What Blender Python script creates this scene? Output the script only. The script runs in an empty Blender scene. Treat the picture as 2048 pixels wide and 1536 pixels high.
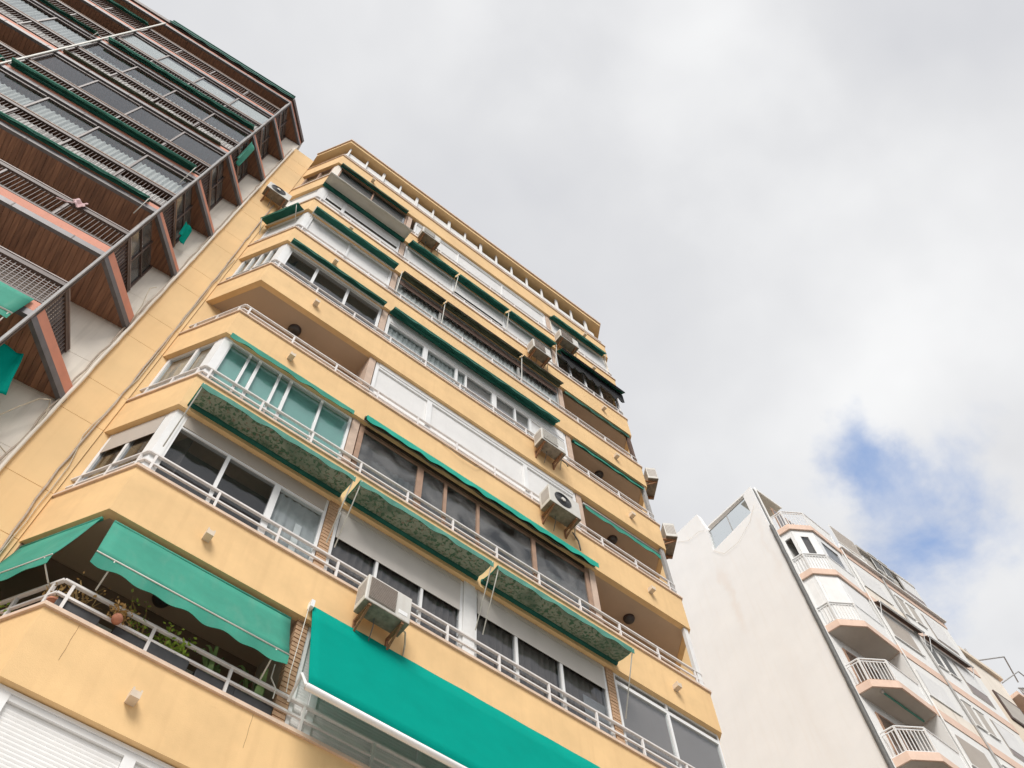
import bpy, bmesh, math, random
from mathutils import Vector, Matrix
random.seed(7)
R = math.radians
S = bpy.context.scene
COL = S.collection

# ------------------------------------------------------------------ camera
cam = bpy.data.cameras.new('camera'); camo = bpy.data.objects.new('camera', cam); COL.objects.link(camo)
AZ, EL, RO = R(41.39752), R(64.70562), R(-3.88077)
fwd = Vector((math.sin(AZ)*math.cos(EL), math.cos(AZ)*math.cos(EL), math.sin(EL)))
rgt = Vector((math.cos(AZ), -math.sin(AZ), 0)); upv = rgt.cross(fwd)
r2 = rgt*math.cos(RO) + upv*math.sin(RO); u2 = -rgt*math.sin(RO) + upv*math.cos(RO)
M = Matrix((r2, u2, -fwd)).transposed().to_4x4()
camo.matrix_world = M
cam.sensor_fit = 'HORIZONTAL'; cam.sensor_width = 36; cam.lens = 1859.18/2048*36
cam.clip_start = 0.1; cam.clip_end = 5000
S.camera = camo
# ------------------------------------------------------------------ world: cloudy sky with blue gaps
SUN_EL, SUN_AZ = R(48), R(219)         # sun behind the camera and a little to its left (azimuth clockwise from +Y)
world = bpy.data.worlds.new('World'); S.world = world; world.use_nodes = True
nt = world.node_tree; N = nt.nodes; L = nt.links; N.clear()
wo = N.new('ShaderNodeOutputWorld'); bg = N.new('ShaderNodeBackground'); bg.inputs['Strength'].default_value = 0.1
sky = N.new('ShaderNodeTexSky'); sky.sky_type = 'NISHITA'; sky.sun_disc = False
sky.sun_elevation = SUN_EL; sky.sun_rotation = SUN_AZ; sky.altitude = 20; sky.dust_density = 0.6; sky.ozone_density = 1.6
tc = N.new('ShaderNodeTexCoord')
sep = N.new('ShaderNodeSeparateXYZ'); L.new(tc.outputs['Generated'], sep.inputs[0])
zc_ = N.new('ShaderNodeMath'); zc_.operation = 'MAXIMUM'; zc_.inputs[1].default_value = 0.06; L.new(sep.outputs[2], zc_.inputs[0])
zb_ = N.new('ShaderNodeMath'); zb_.operation = 'ADD'; zb_.inputs[1].default_value = 0.25; L.new(zc_.outputs[0], zb_.inputs[0])
dv = N.new('ShaderNodeVectorMath'); dv.operation = 'DIVIDE'
cz = N.new('ShaderNodeCombineXYZ')
for i in range(3): L.new(zb_.outputs[0], cz.inputs[i])
L.new(tc.outputs['Generated'], dv.inputs[0]); L.new(cz.outputs[0], dv.inputs[1])     # cloud-layer coordinates
def wnoise(scale, detail, off, rough=0.55, dist=0.0):
    m = N.new('ShaderNodeMapping'); m.inputs['Location'].default_value = off; L.new(dv.outputs[0], m.inputs[0])
    n = N.new('ShaderNodeTexNoise'); n.inputs['Scale'].default_value = scale; n.inputs['Detail'].default_value = detail
    n.inputs['Roughness'].default_value = rough; n.inputs['Distortion'].default_value = dist
    L.new(m.outputs[0], n.inputs['Vector']); return n.outputs['Fac']
def wmath(op, a, b):
    m = N.new('ShaderNodeMath'); m.operation = op
    for i, v in enumerate((a, b)):
        if isinstance(v, (int, float)): m.inputs[i].default_value = v
        else: L.new(v, m.inputs[i])
    return m.outputs[0]
def pixdir(px, py):
    return (fwd + r2*((px-1024)/1859.18) - u2*((py-768)/1859.18)).normalized()
wn = N.new('ShaderNodeTexNoise'); wn.inputs['Scale'].default_value = 7; wn.inputs['Detail'].default_value = 6; wn.inputs['Roughness'].default_value = .56; L.new(tc.outputs['Generated'], wn.inputs['Vector'])
wc = N.new('ShaderNodeVectorMath'); wc.operation = 'SUBTRACT'; wc.inputs[1].default_value = (.5, .5, .5); L.new(wn.outputs['Color'], wc.inputs[0])
ws = N.new('ShaderNodeVectorMath'); ws.operation = 'SCALE'; ws.inputs['Scale'].default_value = .28; L.new(wc.outputs[0], ws.inputs[0])
wv = N.new('ShaderNodeVectorMath'); wv.operation = 'ADD'; L.new(tc.outputs['Generated'], wv.inputs[0]); L.new(ws.outputs[0], wv.inputs[1])
def blob(px, py, size):                   # a thin place in the cloud layer, at a place of the sky
    d = pixdir(px, py); c = N.new('ShaderNodeVectorMath'); c.operation = 'DISTANCE'
    L.new(wv.outputs[0], c.inputs[0]); c.inputs[1].default_value = d
    mr = N.new('ShaderNodeMapRange'); mr.interpolation_type = 'SMOOTHSTEP'
    mr.inputs[1].default_value = 0; mr.inputs[2].default_value = size; mr.inputs[3].default_value = 1; mr.inputs[4].default_value = 0
    L.new(c.outputs['Value'], mr.inputs[0]); return mr.outputs[0]
thin = wmath('ADD', wmath('MULTIPLY', blob(1715, 930, 0.095), 0.22), wmath('MULTIPLY', blob(1875, 1125, 0.15), 0.20))
thin = wmath('ADD', thin, wmath('MULTIPLY', blob(1720, 1060, 0.30), 0.12))
thin = wmath('ADD', thin, wmath('MULTIPLY', blob(2040, 330, 0.10), 0.05))
cov = wmath('ADD', wmath('MULTIPLY', wnoise(2.4, 4, (3.1, 1.7, 0.4), 0.56, 0.2), 0.22), wmath('MULTIPLY', wnoise(7.0, 6, (0.3, 5.1, 2.2), 0.58, 0.3), 0.50))
cov = wmath('SUBTRACT', wmath('ADD', cov, 0.24), thin)
cr = N.new('ShaderNodeMapRange'); cr.interpolation_type = 'SMOOTHSTEP'
cr.inputs[1].default_value = 0.12; cr.inputs[2].default_value = 0.50; L.new(cov, cr.inputs[0])
sks = N.new('ShaderNodeVectorMath'); sks.operation = 'SCALE'; sks.inputs['Scale'].default_value = 1.6; L.new(sky.outputs[0], sks.inputs[0])
shade = wmath('ADD', wmath('MULTIPLY', wnoise(1.7, 5, (8.4, 0.2, 1.0), 0.5, 0.15), 0.75), wmath('MULTIPLY', wnoise(5.0, 4, (1.4, 3.2, 6.0), 0.5), 0.25))
shade = wmath('ADD', shade, wmath('MULTIPLY', blob(1350, 60, 0.30), 0.11))
ramp = N.new('ShaderNodeValToRGB'); e = ramp.color_ramp.elements
e[0].position = 0.33; e[0].color = (0.335, 0.340, 0.362, 1); e[1].position = 0.66; e[1].color = (0.51, 0.512, 0.515, 1)
m_ = ramp.color_ramp.elements.new(0.5); m_.color = (0.408, 0.411, 0.422, 1)
L.new(shade, ramp.inputs[0])
cl = N.new('ShaderNodeVectorMath'); cl.operation = 'SCALE'; cl.inputs['Scale'].default_value = 10.0; L.new(ramp.outputs[0], cl.inputs[0])
mx = N.new('ShaderNodeMix'); mx.data_type = 'RGBA'
L.new(cr.outputs[0], mx.inputs['Factor']); L.new(sks.outputs[0], mx.inputs[6]); L.new(cl.outputs[0], mx.inputs[7])
L.new(mx.outputs[2], bg.inputs['Color']); L.new(bg.outputs[0], wo.inputs[0])
# ------------------------------------------------------------------ sun
sl = bpy.data.lights.new('sun', 'SUN'); sl.energy = 1.8; sl.angle = R(26); sl.color = (1.0, 0.965, 0.92)
slo = bpy.data.objects.new('sun', sl); COL.objects.link(slo)
sd = Vector((math.sin(SUN_AZ)*math.cos(SUN_EL), math.cos(SUN_AZ)*math.cos(SUN_EL), math.sin(SUN_EL)))
slo.rotation_euler = sd.to_track_quat('Z', 'Y').to_euler(); slo.location = (0, -30, 60)
vs = S.view_settings; vs.view_transform = 'Standard'; vs.look = 'None'; vs.gamma = 1; vs.use_curve_mapping = False
vs.exposure = 0.90
world.cycles.sampling_method = 'MANUAL'; world.cycles.sample_map_resolution = 512
S.cycles.use_adaptive_sampling = True; S.cycles.adaptive_threshold = 0.015; S.cycles.adaptive_min_samples = 16
S.cycles.max_bounces = 7; S.cycles.diffuse_bounces = 4; S.cycles.glossy_bounces = 3; S.cycles.transparent_max_bounces = 10; S.cycles.transmission_bounces = 3; S.cycles.caustics_reflective = False; S.cycles.caustics_refractive = False

# ------------------------------------------------------------------ materials
MATS = {}
def nodes(name):
    m = bpy.data.materials.new(name); m.use_nodes = True; t = m.node_tree
    b = t.nodes['Principled BSDF']; return m, t, b
def srgb(h):
    c = [int(h[i:i+2], 16)/255 for i in (0, 2, 4)]
    return tuple(x/12.92 if x <= .04045 else ((x+.055)/1.055)**2.4 for x in c)
def mk(name, col, rough=0.7, var=0.12, scale=3.0, streak=0.0, bump=0.0, bscale=60, metal=0, dark=None, spec=0.4, transl=0.0, stainc=(0.30, 0.22, 0.15)):
    m, t, b = nodes(name); n = t.nodes; l = t.links
    g = n.new('ShaderNodeNewGeometry')
    nz = n.new('ShaderNodeTexNoise'); nz.inputs['Scale'].default_value = scale; nz.inputs['Detail'].default_value = 4; nz.inputs['Roughness'].default_value = .6
    l.new(g.outputs['Position'], nz.inputs['Vector'])
    r = n.new('ShaderNodeValToRGB'); a0, a1 = r.color_ramp.elements
    a0.position = .28; a1.position = .72
    lo = dark or tuple(c*(1-var) for c in col); hi = tuple(min(1, c*(1+var*.8)) for c in col)
    a0.color = (*lo, 1); a1.color = (*hi, 1); l.new(nz.outputs['Fac'], r.inputs[0])
    out = r.outputs[0]
    if streak > 0:
        mp = n.new('ShaderNodeMapping'); mp.inputs['Scale'].default_value = (3.2, 3.2, .22); l.new(g.outputs['Position'], mp.inputs[0])
        s = n.new('ShaderNodeTexNoise'); s.inputs['Scale'].default_value = 2.2; s.inputs['Detail'].default_value = 3; l.new(mp.outputs[0], s.inputs['Vector'])
        rr = n.new('ShaderNodeMapRange'); rr.inputs[1].default_value = .52; rr.inputs[2].default_value = .80; rr.inputs[4].default_value = streak
        l.new(s.outputs['Fac'], rr.inputs[0])
        mm = n.new('ShaderNodeMix'); mm.data_type = 'RGBA'; l.new(rr.outputs[0], mm.inputs['Factor']); l.new(out, mm.inputs[6])
        mm.inputs[7].default_value = (*stainc, 1); out = mm.outputs[2]
    l.new(out, b.inputs['Base Color'])
    b.inputs['Roughness'].default_value = rough; b.inputs['Metallic'].default_value = metal; b.inputs['Specular IOR Level'].default_value = spec
    if bump > 0:
        q = n.new('ShaderNodeTexNoise'); q.inputs['Scale'].default_value = bscale; q.inputs['Detail'].default_value = 2; l.new(g.outputs['Position'], q.inputs['Vector'])
        bp = n.new('ShaderNodeBump'); bp.inputs['Strength'].default_value = bump; bp.inputs['Distance'].default_value = .01
        l.new(q.outputs['Fac'], bp.inputs['Height']); l.new(bp.outputs[0], b.inputs['Normal'])
    if transl > 0:
        tr = n.new('ShaderNodeBsdfTranslucent'); l.new(out, tr.inputs['Color'])
        ms = n.new('ShaderNodeMixShader'); ms.inputs[0].default_value = transl
        l.new(b.outputs[0], ms.inputs[1]); l.new(tr.outputs[0], ms.inputs[2]); l.new(ms.outputs[0], n['Material Output'].inputs['Surface'])
    MATS[name] = m; return m
def mkglass(name, tint, base=(.02, .02, .022), seethru=.75, rough=.03, patches=False):
    m, t, b = nodes(name); n = t.nodes; l = t.links
    tr = n.new('ShaderNodeBsdfTransparent'); tr.inputs[0].default_value = (*tint, 1)
    b.inputs['Base Color'].default_value = (*base, 1); b.inputs['Roughness'].default_value = .5; b.inputs['Specular IOR Level'].default_value = 0
    a = n.new('ShaderNodeMixShader'); a.inputs[0].default_value = seethru; l.new(b.outputs[0], a.inputs[1])
    if patches:  # uneven pale reflections put into the pane as patches of base colour
        g2 = n.new('ShaderNodeNewGeometry'); sn = n.new('ShaderNodeTexNoise'); sn.inputs['Scale'].default_value = 1.7; sn.inputs['Detail'].default_value = 4; sn.inputs['Distortion'].default_value = .8; l.new(g2.outputs['Position'], sn.inputs['Vector'])
        sm = n.new('ShaderNodeMapRange'); sm.inputs[1].default_value = .35; sm.inputs[2].default_value = .68; sm.inputs[3].default_value = min(1, seethru+.14); sm.inputs[4].default_value = seethru-.30; l.new(sn.outputs['Fac'], sm.inputs[0]); l.new(sm.outputs[0], a.inputs[0])
    l.new(tr.outputs[0], a.inputs[2])
    gl = n.new('ShaderNodeBsdfGlossy'); gl.inputs['Roughness'].default_value = rough; gl.inputs['Color'].default_value = (.9, .95, 1, 1)
    g = n.new('ShaderNodeNewGeometry')
    nz = n.new('ShaderNodeTexNoise'); nz.inputs['Scale'].default_value = 1.3; nz.inputs['Detail'].default_value = 2; l.new(g.outputs['Position'], nz.inputs['Vector'])
    bp = n.new('ShaderNodeBump'); bp.inputs['Strength'].default_value = .05; bp.inputs['Distance'].default_value = .05; l.new(nz.outputs['Fac'], bp.inputs['Height']); l.new(bp.outputs[0], gl.inputs['Normal'])
    lw = n.new('ShaderNodeLayerWeight'); lw.inputs['Blend'].default_value = .5
    pw = n.new('ShaderNodeMath'); pw.operation = 'POWER'; pw.inputs[1].default_value = 5; l.new(lw.outputs['Facing'], pw.inputs[0])
    fr = n.new('ShaderNodeMath'); fr.operation = 'MULTIPLY_ADD'; fr.inputs[1].default_value = .6; fr.inputs[2].default_value = .04; l.new(pw.outputs[0], fr.inputs[0])
    c = n.new('ShaderNodeMixShader'); l.new(fr.outputs[0], c.inputs[0]); l.new(a.outputs[0], c.inputs[1]); l.new(gl.outputs[0], c.inputs[2])
    l.new(c.outputs[0], n['Material Output'].inputs['Surface']); MATS[name] = m; return m
mk('yellow', (.84, .565, .28), .85, .10, 1.4, .42, .25, 90, stainc=(.70, .45, .22))
mk('yellow2', (.84, .57, .285), .85, .07, .9, .15, .2, 90, stainc=(.60, .34, .15))
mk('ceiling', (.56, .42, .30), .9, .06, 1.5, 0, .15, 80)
mk('cap', (.74, .56, .43), .75, .15, 5, 0, .2, 50)
mk('spout', (.72, .60, .47), .7, .1, 8)
mk('cream', (.87, .79, .685), .8, .06, 1.0, .35, .12, 60, stainc=(.42, .36, .28))
mk('whitemetal', (.82, .81, .79), .45, .06, 5, .10, stainc=(.5, .42, .36))
mk('rail', (.82, .78, .75), .5, .08, 6, .18, stainc=(.42, .27, .2))
mk('whitepvc', (.86, .86, .85), .4, .05, 3)
mk('shutter', (.85, .84, .82), .5, .05, 2, .12, stainc=(.55, .5, .44))
mk('shutter_grey', (.62, .58, .53), .55, .05, 2, .1, stainc=(.4, .36, .3))
mk('blind_beige', (.50, .44, .38), .6, .05, 2)
mk('brick', (.56, .36, .22), .85, .22, 14, 0, .4, 120)
mk('mortar', (.50, .42, .33), .9, .1, 10)
mk('concrete', (.42, .39, .35), .9, .15, 3, .2, .3, 60)
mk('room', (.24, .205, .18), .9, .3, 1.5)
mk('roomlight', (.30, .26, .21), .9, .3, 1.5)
mk('curtain', (.84, .83, .80), .9, .06, 4, transl=.2)
mk('curtain_dark', (.25, .215, .195), .9, .15, 4)
mk('curtain_grey', (.50, .51, .51), .9, .1, 4)
mk('teal_blind', (.22, .50, .44), .7, .1, 1.2)
mk('mauve_blind', (.30, .255, .245), .6, .05, 1.5)
mk('awn_green', (.055, .36, .255), .8, .13, 2.2, .30, .15, 200, transl=.2, stainc=(.20, .40, .30))
mk('awn_teal', (.0, .34, .265), .85, .05, 2.2, .10, .12, 200, transl=.15, stainc=(.0, .34, .27), spec=.05)
mk('awn_bright', (.02, .52, .38), .75, .12, 3, .15, .1, 200, transl=.25, stainc=(.2, .5, .4))
mk('awn_dark', (.012, .115, .085), .8, .25, 3, .1, .1, 200, stainc=(.05, .16, .12))
mk('awn_edge', (.15, .42, .33), .8, .2, 6, 0, .1, 200, transl=.35)
mk('awn_olive', (.10, .12, .075), .85, .35, 5, .2, stainc=(.14, .11, .07))
mk('awn_brown', (.13, .078, .058), .85, .3, 5, .2, stainc=(.14, .08, .05))
mk('canvas', (.52, .49, .42), .85, .08, 2, .25, stainc=(.38, .33, .25))
mk('black_cloth', (.012, .012, .014), .95, .3, 8)
mk('trim', (.75, .73, .66), .6)
mk('woodframe', (.40, .25, .17), .65, .2, 6, .3, .1, 60, stainc=(.26, .14, .09))
mk('darkbox', (.055, .036, .026), .7, .3, 4)
mk('acwhite', (.66, .64, .59), .5, .06, 5, .25, stainc=(.42, .32, .22))
mk('acgrille', (.36, .31, .27), .6, .1, 20)
mk('acdark', (.03, .03, .033), .5)
mk('acbottom', (.26, .22, .17), .7, .3, 9, 0, .2, 40, dark=(.15, .12, .09))
mk('rust', (.30, .15, .075), .85, .35, 25, 0, .3, 90)
mk('salmon', (.68, .285, .19), .75, .1, 2.5, .35, .12, 60, stainc=(.45, .21, .15))
mk('greymetal', (.14, .128, .132), .5, .18, 6, .25, stainc=(.11, .09, .08), metal=.2)
mk('greymetal2', (.26, .25, .245), .5, .3, 2.5, .2, stainc=(.15, .13, .12))
mk('handcap', (.30, .235, .215), .5, .2, 4)
mk('bframe', (.17, .135, .125), .5, .2, 5, .25, stainc=(.10, .07, .06))
mk('pinkplaster', (.60, .45, .35), .85, .12, 5)
mk('crack', (.40, .24, .12), .9)
mk('darkpanel', (.20, .13, .085), .9, .1, 2)
mk('palemetal', (.40, .385, .365), .5, .15, 5, .3, stainc=(.22, .18, .15))
mk('brownmetal', (.095, .060, .050), .55, .25, 5)
mk('barmetal', (.10, .062, .052), .6, .25, 8)
mk('glasstint', (.05, .05, .05), .3)
mk('salmon_light', (.80, .59, .47), .8, .08, 2.5, .2, .1, 60, stainc=(.64, .43, .33))
mk('whitewall', (.90, .90, .895), .88, .03, .8, .14, .12, 70, stainc=(.78, .72, .65))
def wallstain(m):
    t = m.node_tree; n = t.nodes; l = t.links; b = n['Principled BSDF']; src = b.inputs['Base Color'].links[0].from_socket
    g = n.new('ShaderNodeNewGeometry'); sp = n.new('ShaderNodeSeparateXYZ'); l.new(g.outputs['Position'], sp.inputs[0])
    nz = n.new('ShaderNodeTexNoise'); nz.inputs['Scale'].default_value = .9; nz.inputs['Detail'].default_value = 5; l.new(g.outputs['Position'], nz.inputs['Vector'])
    def mt(op, a, c):
        q = n.new('ShaderNodeMath'); q.operation = op
        for i, v in enumerate((a, c)):
            if isinstance(v, (int, float)): q.inputs[i].default_value = v
            else: l.new(v, q.inputs[i])
        return q.outputs[0]
    def mr(v, a, c, lo, hi):
        q = n.new('ShaderNodeMapRange'); q.interpolation_type = 'SMOOTHSTEP'
        for i, x in ((1, a), (2, c), (3, lo), (4, hi)): q.inputs[i].default_value = x
        l.new(v, q.inputs[0]); return q.outputs[0]
    wob = mt('MULTIPLY', mt('SUBTRACT', nz.outputs['Fac'], .5), 1.2); out = src
    for (y0, w, za, zb_, amt) in ((12.9, .30, 27.6, 32.6, .16), (10.45, .22, 28.2, 33.4, .08), (11.6, .5, 15, 27, .03)):
        f = mt('MULTIPLY', mr(mt('ABSOLUTE', mt('SUBTRACT', mt('SUBTRACT', sp.outputs[1], y0), wob), 0), 0, w, 1, 0), mt('MULTIPLY', mr(sp.outputs[2], za, za+1.5, 0, 1), mr(sp.outputs[2], zb_-1, zb_, 1, 0)))
        x = n.new('ShaderNodeMix'); x.data_type = 'RGBA'; l.new(mt('MULTIPLY', f, amt), x.inputs['Factor']); l.new(out, x.inputs[6]); x.inputs[7].default_value = (.70, .50, .36, 1); out = x.outputs[2]
    l.new(out, b.inputs['Base Color'])
mk('whiteplaster', (.85, .84, .81), .8, .04, 1.5, .2, .1, 60, stainc=(.62, .56, .48))
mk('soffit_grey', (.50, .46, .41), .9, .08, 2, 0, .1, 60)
mk('pipe_grey', (.14, .14, .135), .6, .25, 9)
mk('peach', (.82, .70, .56), .85, .06, 1.5, .15, .1, 60, stainc=(.6, .45, .33))
mk('cable', (.47, .38, .30), .8, .2, 9)
mk('cable_pale', (.62, .53, .40), .8, .15, 9)
mk('terracotta', (.48, .20, .12), .85, .15, 12)
mk('planter', (.045, .045, .048), .6, .2, 8)
mk('leaf', (.34, .50, .07), .55, .4, 12, transl=.3)
mk('leaf_aloe', (.22, .34, .12), .5, .3, 9)
mk('leaf_dry', (.42, .27, .10), .8, .35, 12)
mk('soil', (.05, .035, .025), .95)
mk('lampglass', (.075, .065, .06), .3, .2, 9)
mk('pink', (.72, .50, .50), .9, .15, 12)
mk('paving', (.44, .42, .385), .9, .12, .8, 0, .2, 30)
mk('asphalt', (.055, .055, .057), .95, .2, 3, 0, .3, 60)
mk('kerbstone', (.38, .37, .35), .9, .12, 3)
wallstain(MATS['whitewall'])
mkglass('glass', (.94, .96, .96), seethru=.95)
mkglass('glass_dark', (.86, .87, .88), base=(.06, .055, .05), seethru=.88)
mkglass('glass_patchy', (.62, .64, .64), base=(.30, .29, .28), seethru=.84, rough=.10, patches=True)
def wood(name, c0, c1):
    m, t, b = nodes(name); n = t.nodes; l = t.links
    g = n.new('ShaderNodeNewGeometry'); oi = n.new('ShaderNodeObjectInfo')
    mp = n.new('ShaderNodeMapping'); mp.inputs['Scale'].default_value = (14, 1.2, 1.2); l.new(g.outputs['Position'], mp.inputs[0])
    z = n.new('ShaderNodeTexNoise'); z.inputs['Scale'].default_value = 1.6; z.inputs['Detail'].default_value = 6; l.new(mp.outputs[0], z.inputs['Vector'])
    ad = n.new('ShaderNodeMath'); ad.operation = 'MULTIPLY_ADD'; l.new(oi.outputs['Random'], ad.inputs[0]); ad.inputs[1].default_value = .22; ad.inputs[2].default_value = -.11
    s = n.new('ShaderNodeMath'); l.new(ad.outputs[0], s.inputs[0]); l.new(z.outputs['Fac'], s.inputs[1])
    r = n.new('ShaderNodeValToRGB'); r.color_ramp.elements[0].position = .25; r.color_ramp.elements[1].position = .78
    r.color_ramp.elements[0].color = (*c0, 1); r.color_ramp.elements[1].color = (*c1, 1); l.new(s.outputs[0], r.inputs[0])
    l.new(r.outputs[0], b.inputs['Base Color']); b.inputs['Roughness'].default_value = .55; MATS[name] = m
wood('wood', (.14, .062, .034), (.34, .160, .088))
def pattern(name):
    m, t, b = nodes(name); n = t.nodes; l = t.links; g = n.new('ShaderNodeNewGeometry')
    def nz(sc, d, dist=.6):
        z = n.new('ShaderNodeTexNoise'); z.inputs['Scale'].default_value = sc; z.inputs['Detail'].default_value = d; z.inputs['Distortion'].default_value = dist
        l.new(g.outputs['Position'], z.inputs['Vector']); return z.outputs['Fac']
    def step(v, a, c):
        r = n.new('ShaderNodeMapRange'); r.inputs[1].default_value = a; r.inputs[2].default_value = c; l.new(v, r.inputs[0]); return r.outputs[0]
    def mix(f, a, c):
        x = n.new('ShaderNodeMix'); x.data_type = 'RGBA'; l.new(f, x.inputs['Factor'])
        for i, v in ((6, a), (7, c)):
            if isinstance(v, tuple): x.inputs[i].default_value = (*v, 1)
            else: l.new(v, x.inputs[i])
        return x.outputs[2]
    c = mix(step(nz(16, 4), .50, .58), (.29, .32, .24), (.07, .15, .085))
    c = mix(step(nz(24, 3), .58, .66), c, (.25, .18, .13))
    c = mix(step(nz(1.6, 3), .48, .75), c, (.09, .15, .10))
    l.new(c, b.inputs['Base Color']); b.inputs['Roughness'].default_value = .85; MATS[name] = m
pattern('floral')

# ------------------------------------------------------------------ mesh helpers
ORG = {}
class B:
    def __init__(s): s.v = []; s.f = []
    def add(s, vs, fs):
        o = len(s.v); s.v += [tuple(v) for v in vs]; s.f += [tuple(o+i for i in f) for f in fs]; return s
    def box(s, x0, x1, y0, y1, z0, z1):
        return s.add([(x0,y0,z0),(x1,y0,z0),(x1,y1,z0),(x0,y1,z0),(x0,y0,z1),(x1,y0,z1),(x1,y1,z1),(x0,y1,z1)],
                     [(0,3,2,1),(4,5,6,7),(0,1,5,4),(1,2,6,5),(2,3,7,6),(3,0,4,7)])
    def prism(s, pts, z0, z1):
        n = len(pts); area = sum(pts[i][0]*pts[(i+1) % n][1]-pts[(i+1) % n][0]*pts[i][1] for i in range(n))
        if area < 0: pts = pts[::-1]
        return s.add([(x,y,z0) for x,y in pts]+[(x,y,z1) for x,y in pts],
                     [tuple(range(n))[::-1], tuple(range(n,2*n))]+[(i,(i+1)%n,n+(i+1)%n,n+i) for i in range(n)])
    def bar(s, p, q, w, h=None, up=(0,0,1)):
        p = Vector(p); q = Vector(q); d = (q-p); h = h or w
        if d.length < 1e-6: return s
        d.normalize(); upn = Vector(up)
        if abs(d.dot(upn)) > .98: upn = Vector((0,1,0))
        a = d.cross(upn).normalized()*w/2; c = a.cross(d).normalized()*h/2
        vs = [p-a-c,p+a-c,p+a+c,p-a+c,q-a-c,q+a-c,q+a+c,q-a+c]
        return s.add(vs, [(0,3,2,1)[::-1],(4,5,6,7)[::-1],(0,1,5,4)[::-1],(1,2,6,5)[::-1],(2,3,7,6)[::-1],(3,0,4,7)[::-1]])
    def tube(s, pts, r, n=6):
        pts = [Vector(p) for p in pts]; o = len(s.v); m = len(pts)
        for i, p in enumerate(pts):
            d = (pts[min(i+1,m-1)]-pts[max(i-1,0)]).normalized(); u = Vector((0,0,1)) if abs(d.z) < .9 else Vector((0,1,0))
            a = d.cross(u).normalized(); c = a.cross(d)
            for k in range(n): s.v.append(tuple(p+(a*math.cos(2*math.pi*k/n)+c*math.sin(2*math.pi*k/n))*r))
        for i in range(m-1):
            for k in range(n): s.f.append((o+i*n+k, o+i*n+(k+1)%n, o+(i+1)*n+(k+1)%n, o+(i+1)*n+k))
        s.f.append(tuple(o+k for k in range(n))[::-1]); s.f.append(tuple(o+(m-1)*n+k for k in range(n))); return s
    def grid(s, fn, nu, nv):
        o = len(s.v)
        for j in range(nv+1):
            for i in range(nu+1): s.v.append(tuple(fn(i/nu, j/nv)))
        for j in range(nv):
            for i in range(nu): a = o+j*(nu+1)+i; s.f.append((a,a+1,a+nu+2,a+nu+1))
        return s
    def lathe(s, c, prof, n=16, axis='z'):
        o = len(s.v)
        for r, h in prof:
            for k in range(n):
                a = 2*math.pi*k/n; x, y = r*math.cos(a), r*math.sin(a)
                s.v.append((c[0]+x, c[1]+y, c[2]+h) if axis == 'z' else (c[0]+x, c[1]-h, c[2]+y))
        for i in range(len(prof)-1):
            for k in range(n): s.f.append((o+i*n+k, o+i*n+(k+1)%n, o+(i+1)*n+(k+1)%n, o+(i+1)*n+k))
        s.f.append(tuple(o+k for k in range(n))[::-1]); s.f.append(tuple(o+(len(prof)-1)*n+k for k in range(n))); return s
def O(name, b, mat, parent=None, solid=0, smooth=False, bevel=0, kind=None, label=None):
    org = ORG.get(parent.name, (0,0,0)) if parent else (0,0,0)
    me = bpy.data.meshes.new(name); me.from_pydata([(x-org[0], y-org[1], z-org[2]) for x,y,z in b.v], [], b.f); me.update()
    bm = bmesh.new(); bm.from_mesh(me); bmesh.ops.recalc_face_normals(bm, faces=bm.faces); bm.to_mesh(me); bm.free()
    me.materials.append(MATS[mat])
    if smooth: me.polygons.foreach_set('use_smooth', [True]*len(me.polygons))
    o = bpy.data.objects.new(name, me); COL.objects.link(o)
    if parent: o.parent = parent; ORG[o.name] = org
    if solid: md = o.modifiers.new('thick', 'SOLIDIFY'); md.thickness = solid; md.offset = 0
    if bevel: md = o.modifiers.new('bev', 'BEVEL'); md.width = bevel; md.segments = 2; md.limit_method = 'ANGLE'
    if kind: o['kind'] = kind
    if label: o['label'] = label
    return o
def tag(o, label, cat, group=None):
    o['label'] = label; o['category'] = cat
    if group: o['group'] = group
    return o
def thing(name, loc, label, cat, group=None, rz=0, org=None):
    o = bpy.data.objects.new(name, None); COL.objects.link(o); o.location = loc; o.rotation_euler = (0,0,rz); o.empty_display_size = .2
    ORG[o.name] = loc if org is None else org
    return tag(o, label, cat, group)
def inst(src, parent, loc, name=None, rz=0):           # a linked copy of a part
    o = bpy.data.objects.new(name or src.name.split('.')[0], src.data); COL.objects.link(o); o.parent = parent
    org = ORG.get(parent.name, (0,0,0)); o.location = (loc[0]-org[0], loc[1]-org[1], loc[2]-org[2]); o.rotation_euler = (0,0,rz); ORG[o.name] = org
    return o
def meshonly(b, mat, name):
    me = bpy.data.meshes.new(name); me.from_pydata(b.v, [], b.f); me.update()
    bm = bmesh.new(); bm.from_mesh(me); bmesh.ops.recalc_face_normals(bm, faces=bm.faces); bm.to_mesh(me); bm.free()
    me.materials.append(MATS[mat]); return me
def instm(me, name, parent, loc, rz=0, scale=None):
    o = bpy.data.objects.new(name, me); COL.objects.link(o); o.parent = parent
    org = ORG.get(parent.name, (0,0,0)) if parent else (0,0,0)
    o.location = (loc[0]-org[0], loc[1]-org[1], loc[2]-org[2]); o.rotation_euler = (0,0,rz)
    if scale: o.scale = scale
    ORG[o.name] = org; return o

GZ = -1.6                                   # street level; the camera is at eye height, z = 0
# ------------------------------------------------------------------ ground
g = O('street', B().box(-400, 400, -400, 400, GZ-.4, GZ), 'asphalt'); g['kind'] = 'structure'
g = O('pavement', B().box(-120, 21, -9, 30, GZ, GZ+.13), 'paving'); g['kind'] = 'structure'
g = O('kerb', B().box(-120, 21, -9.18, -9.003, GZ, GZ+.126), 'kerbstone'); g['kind'] = 'structure'
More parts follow.
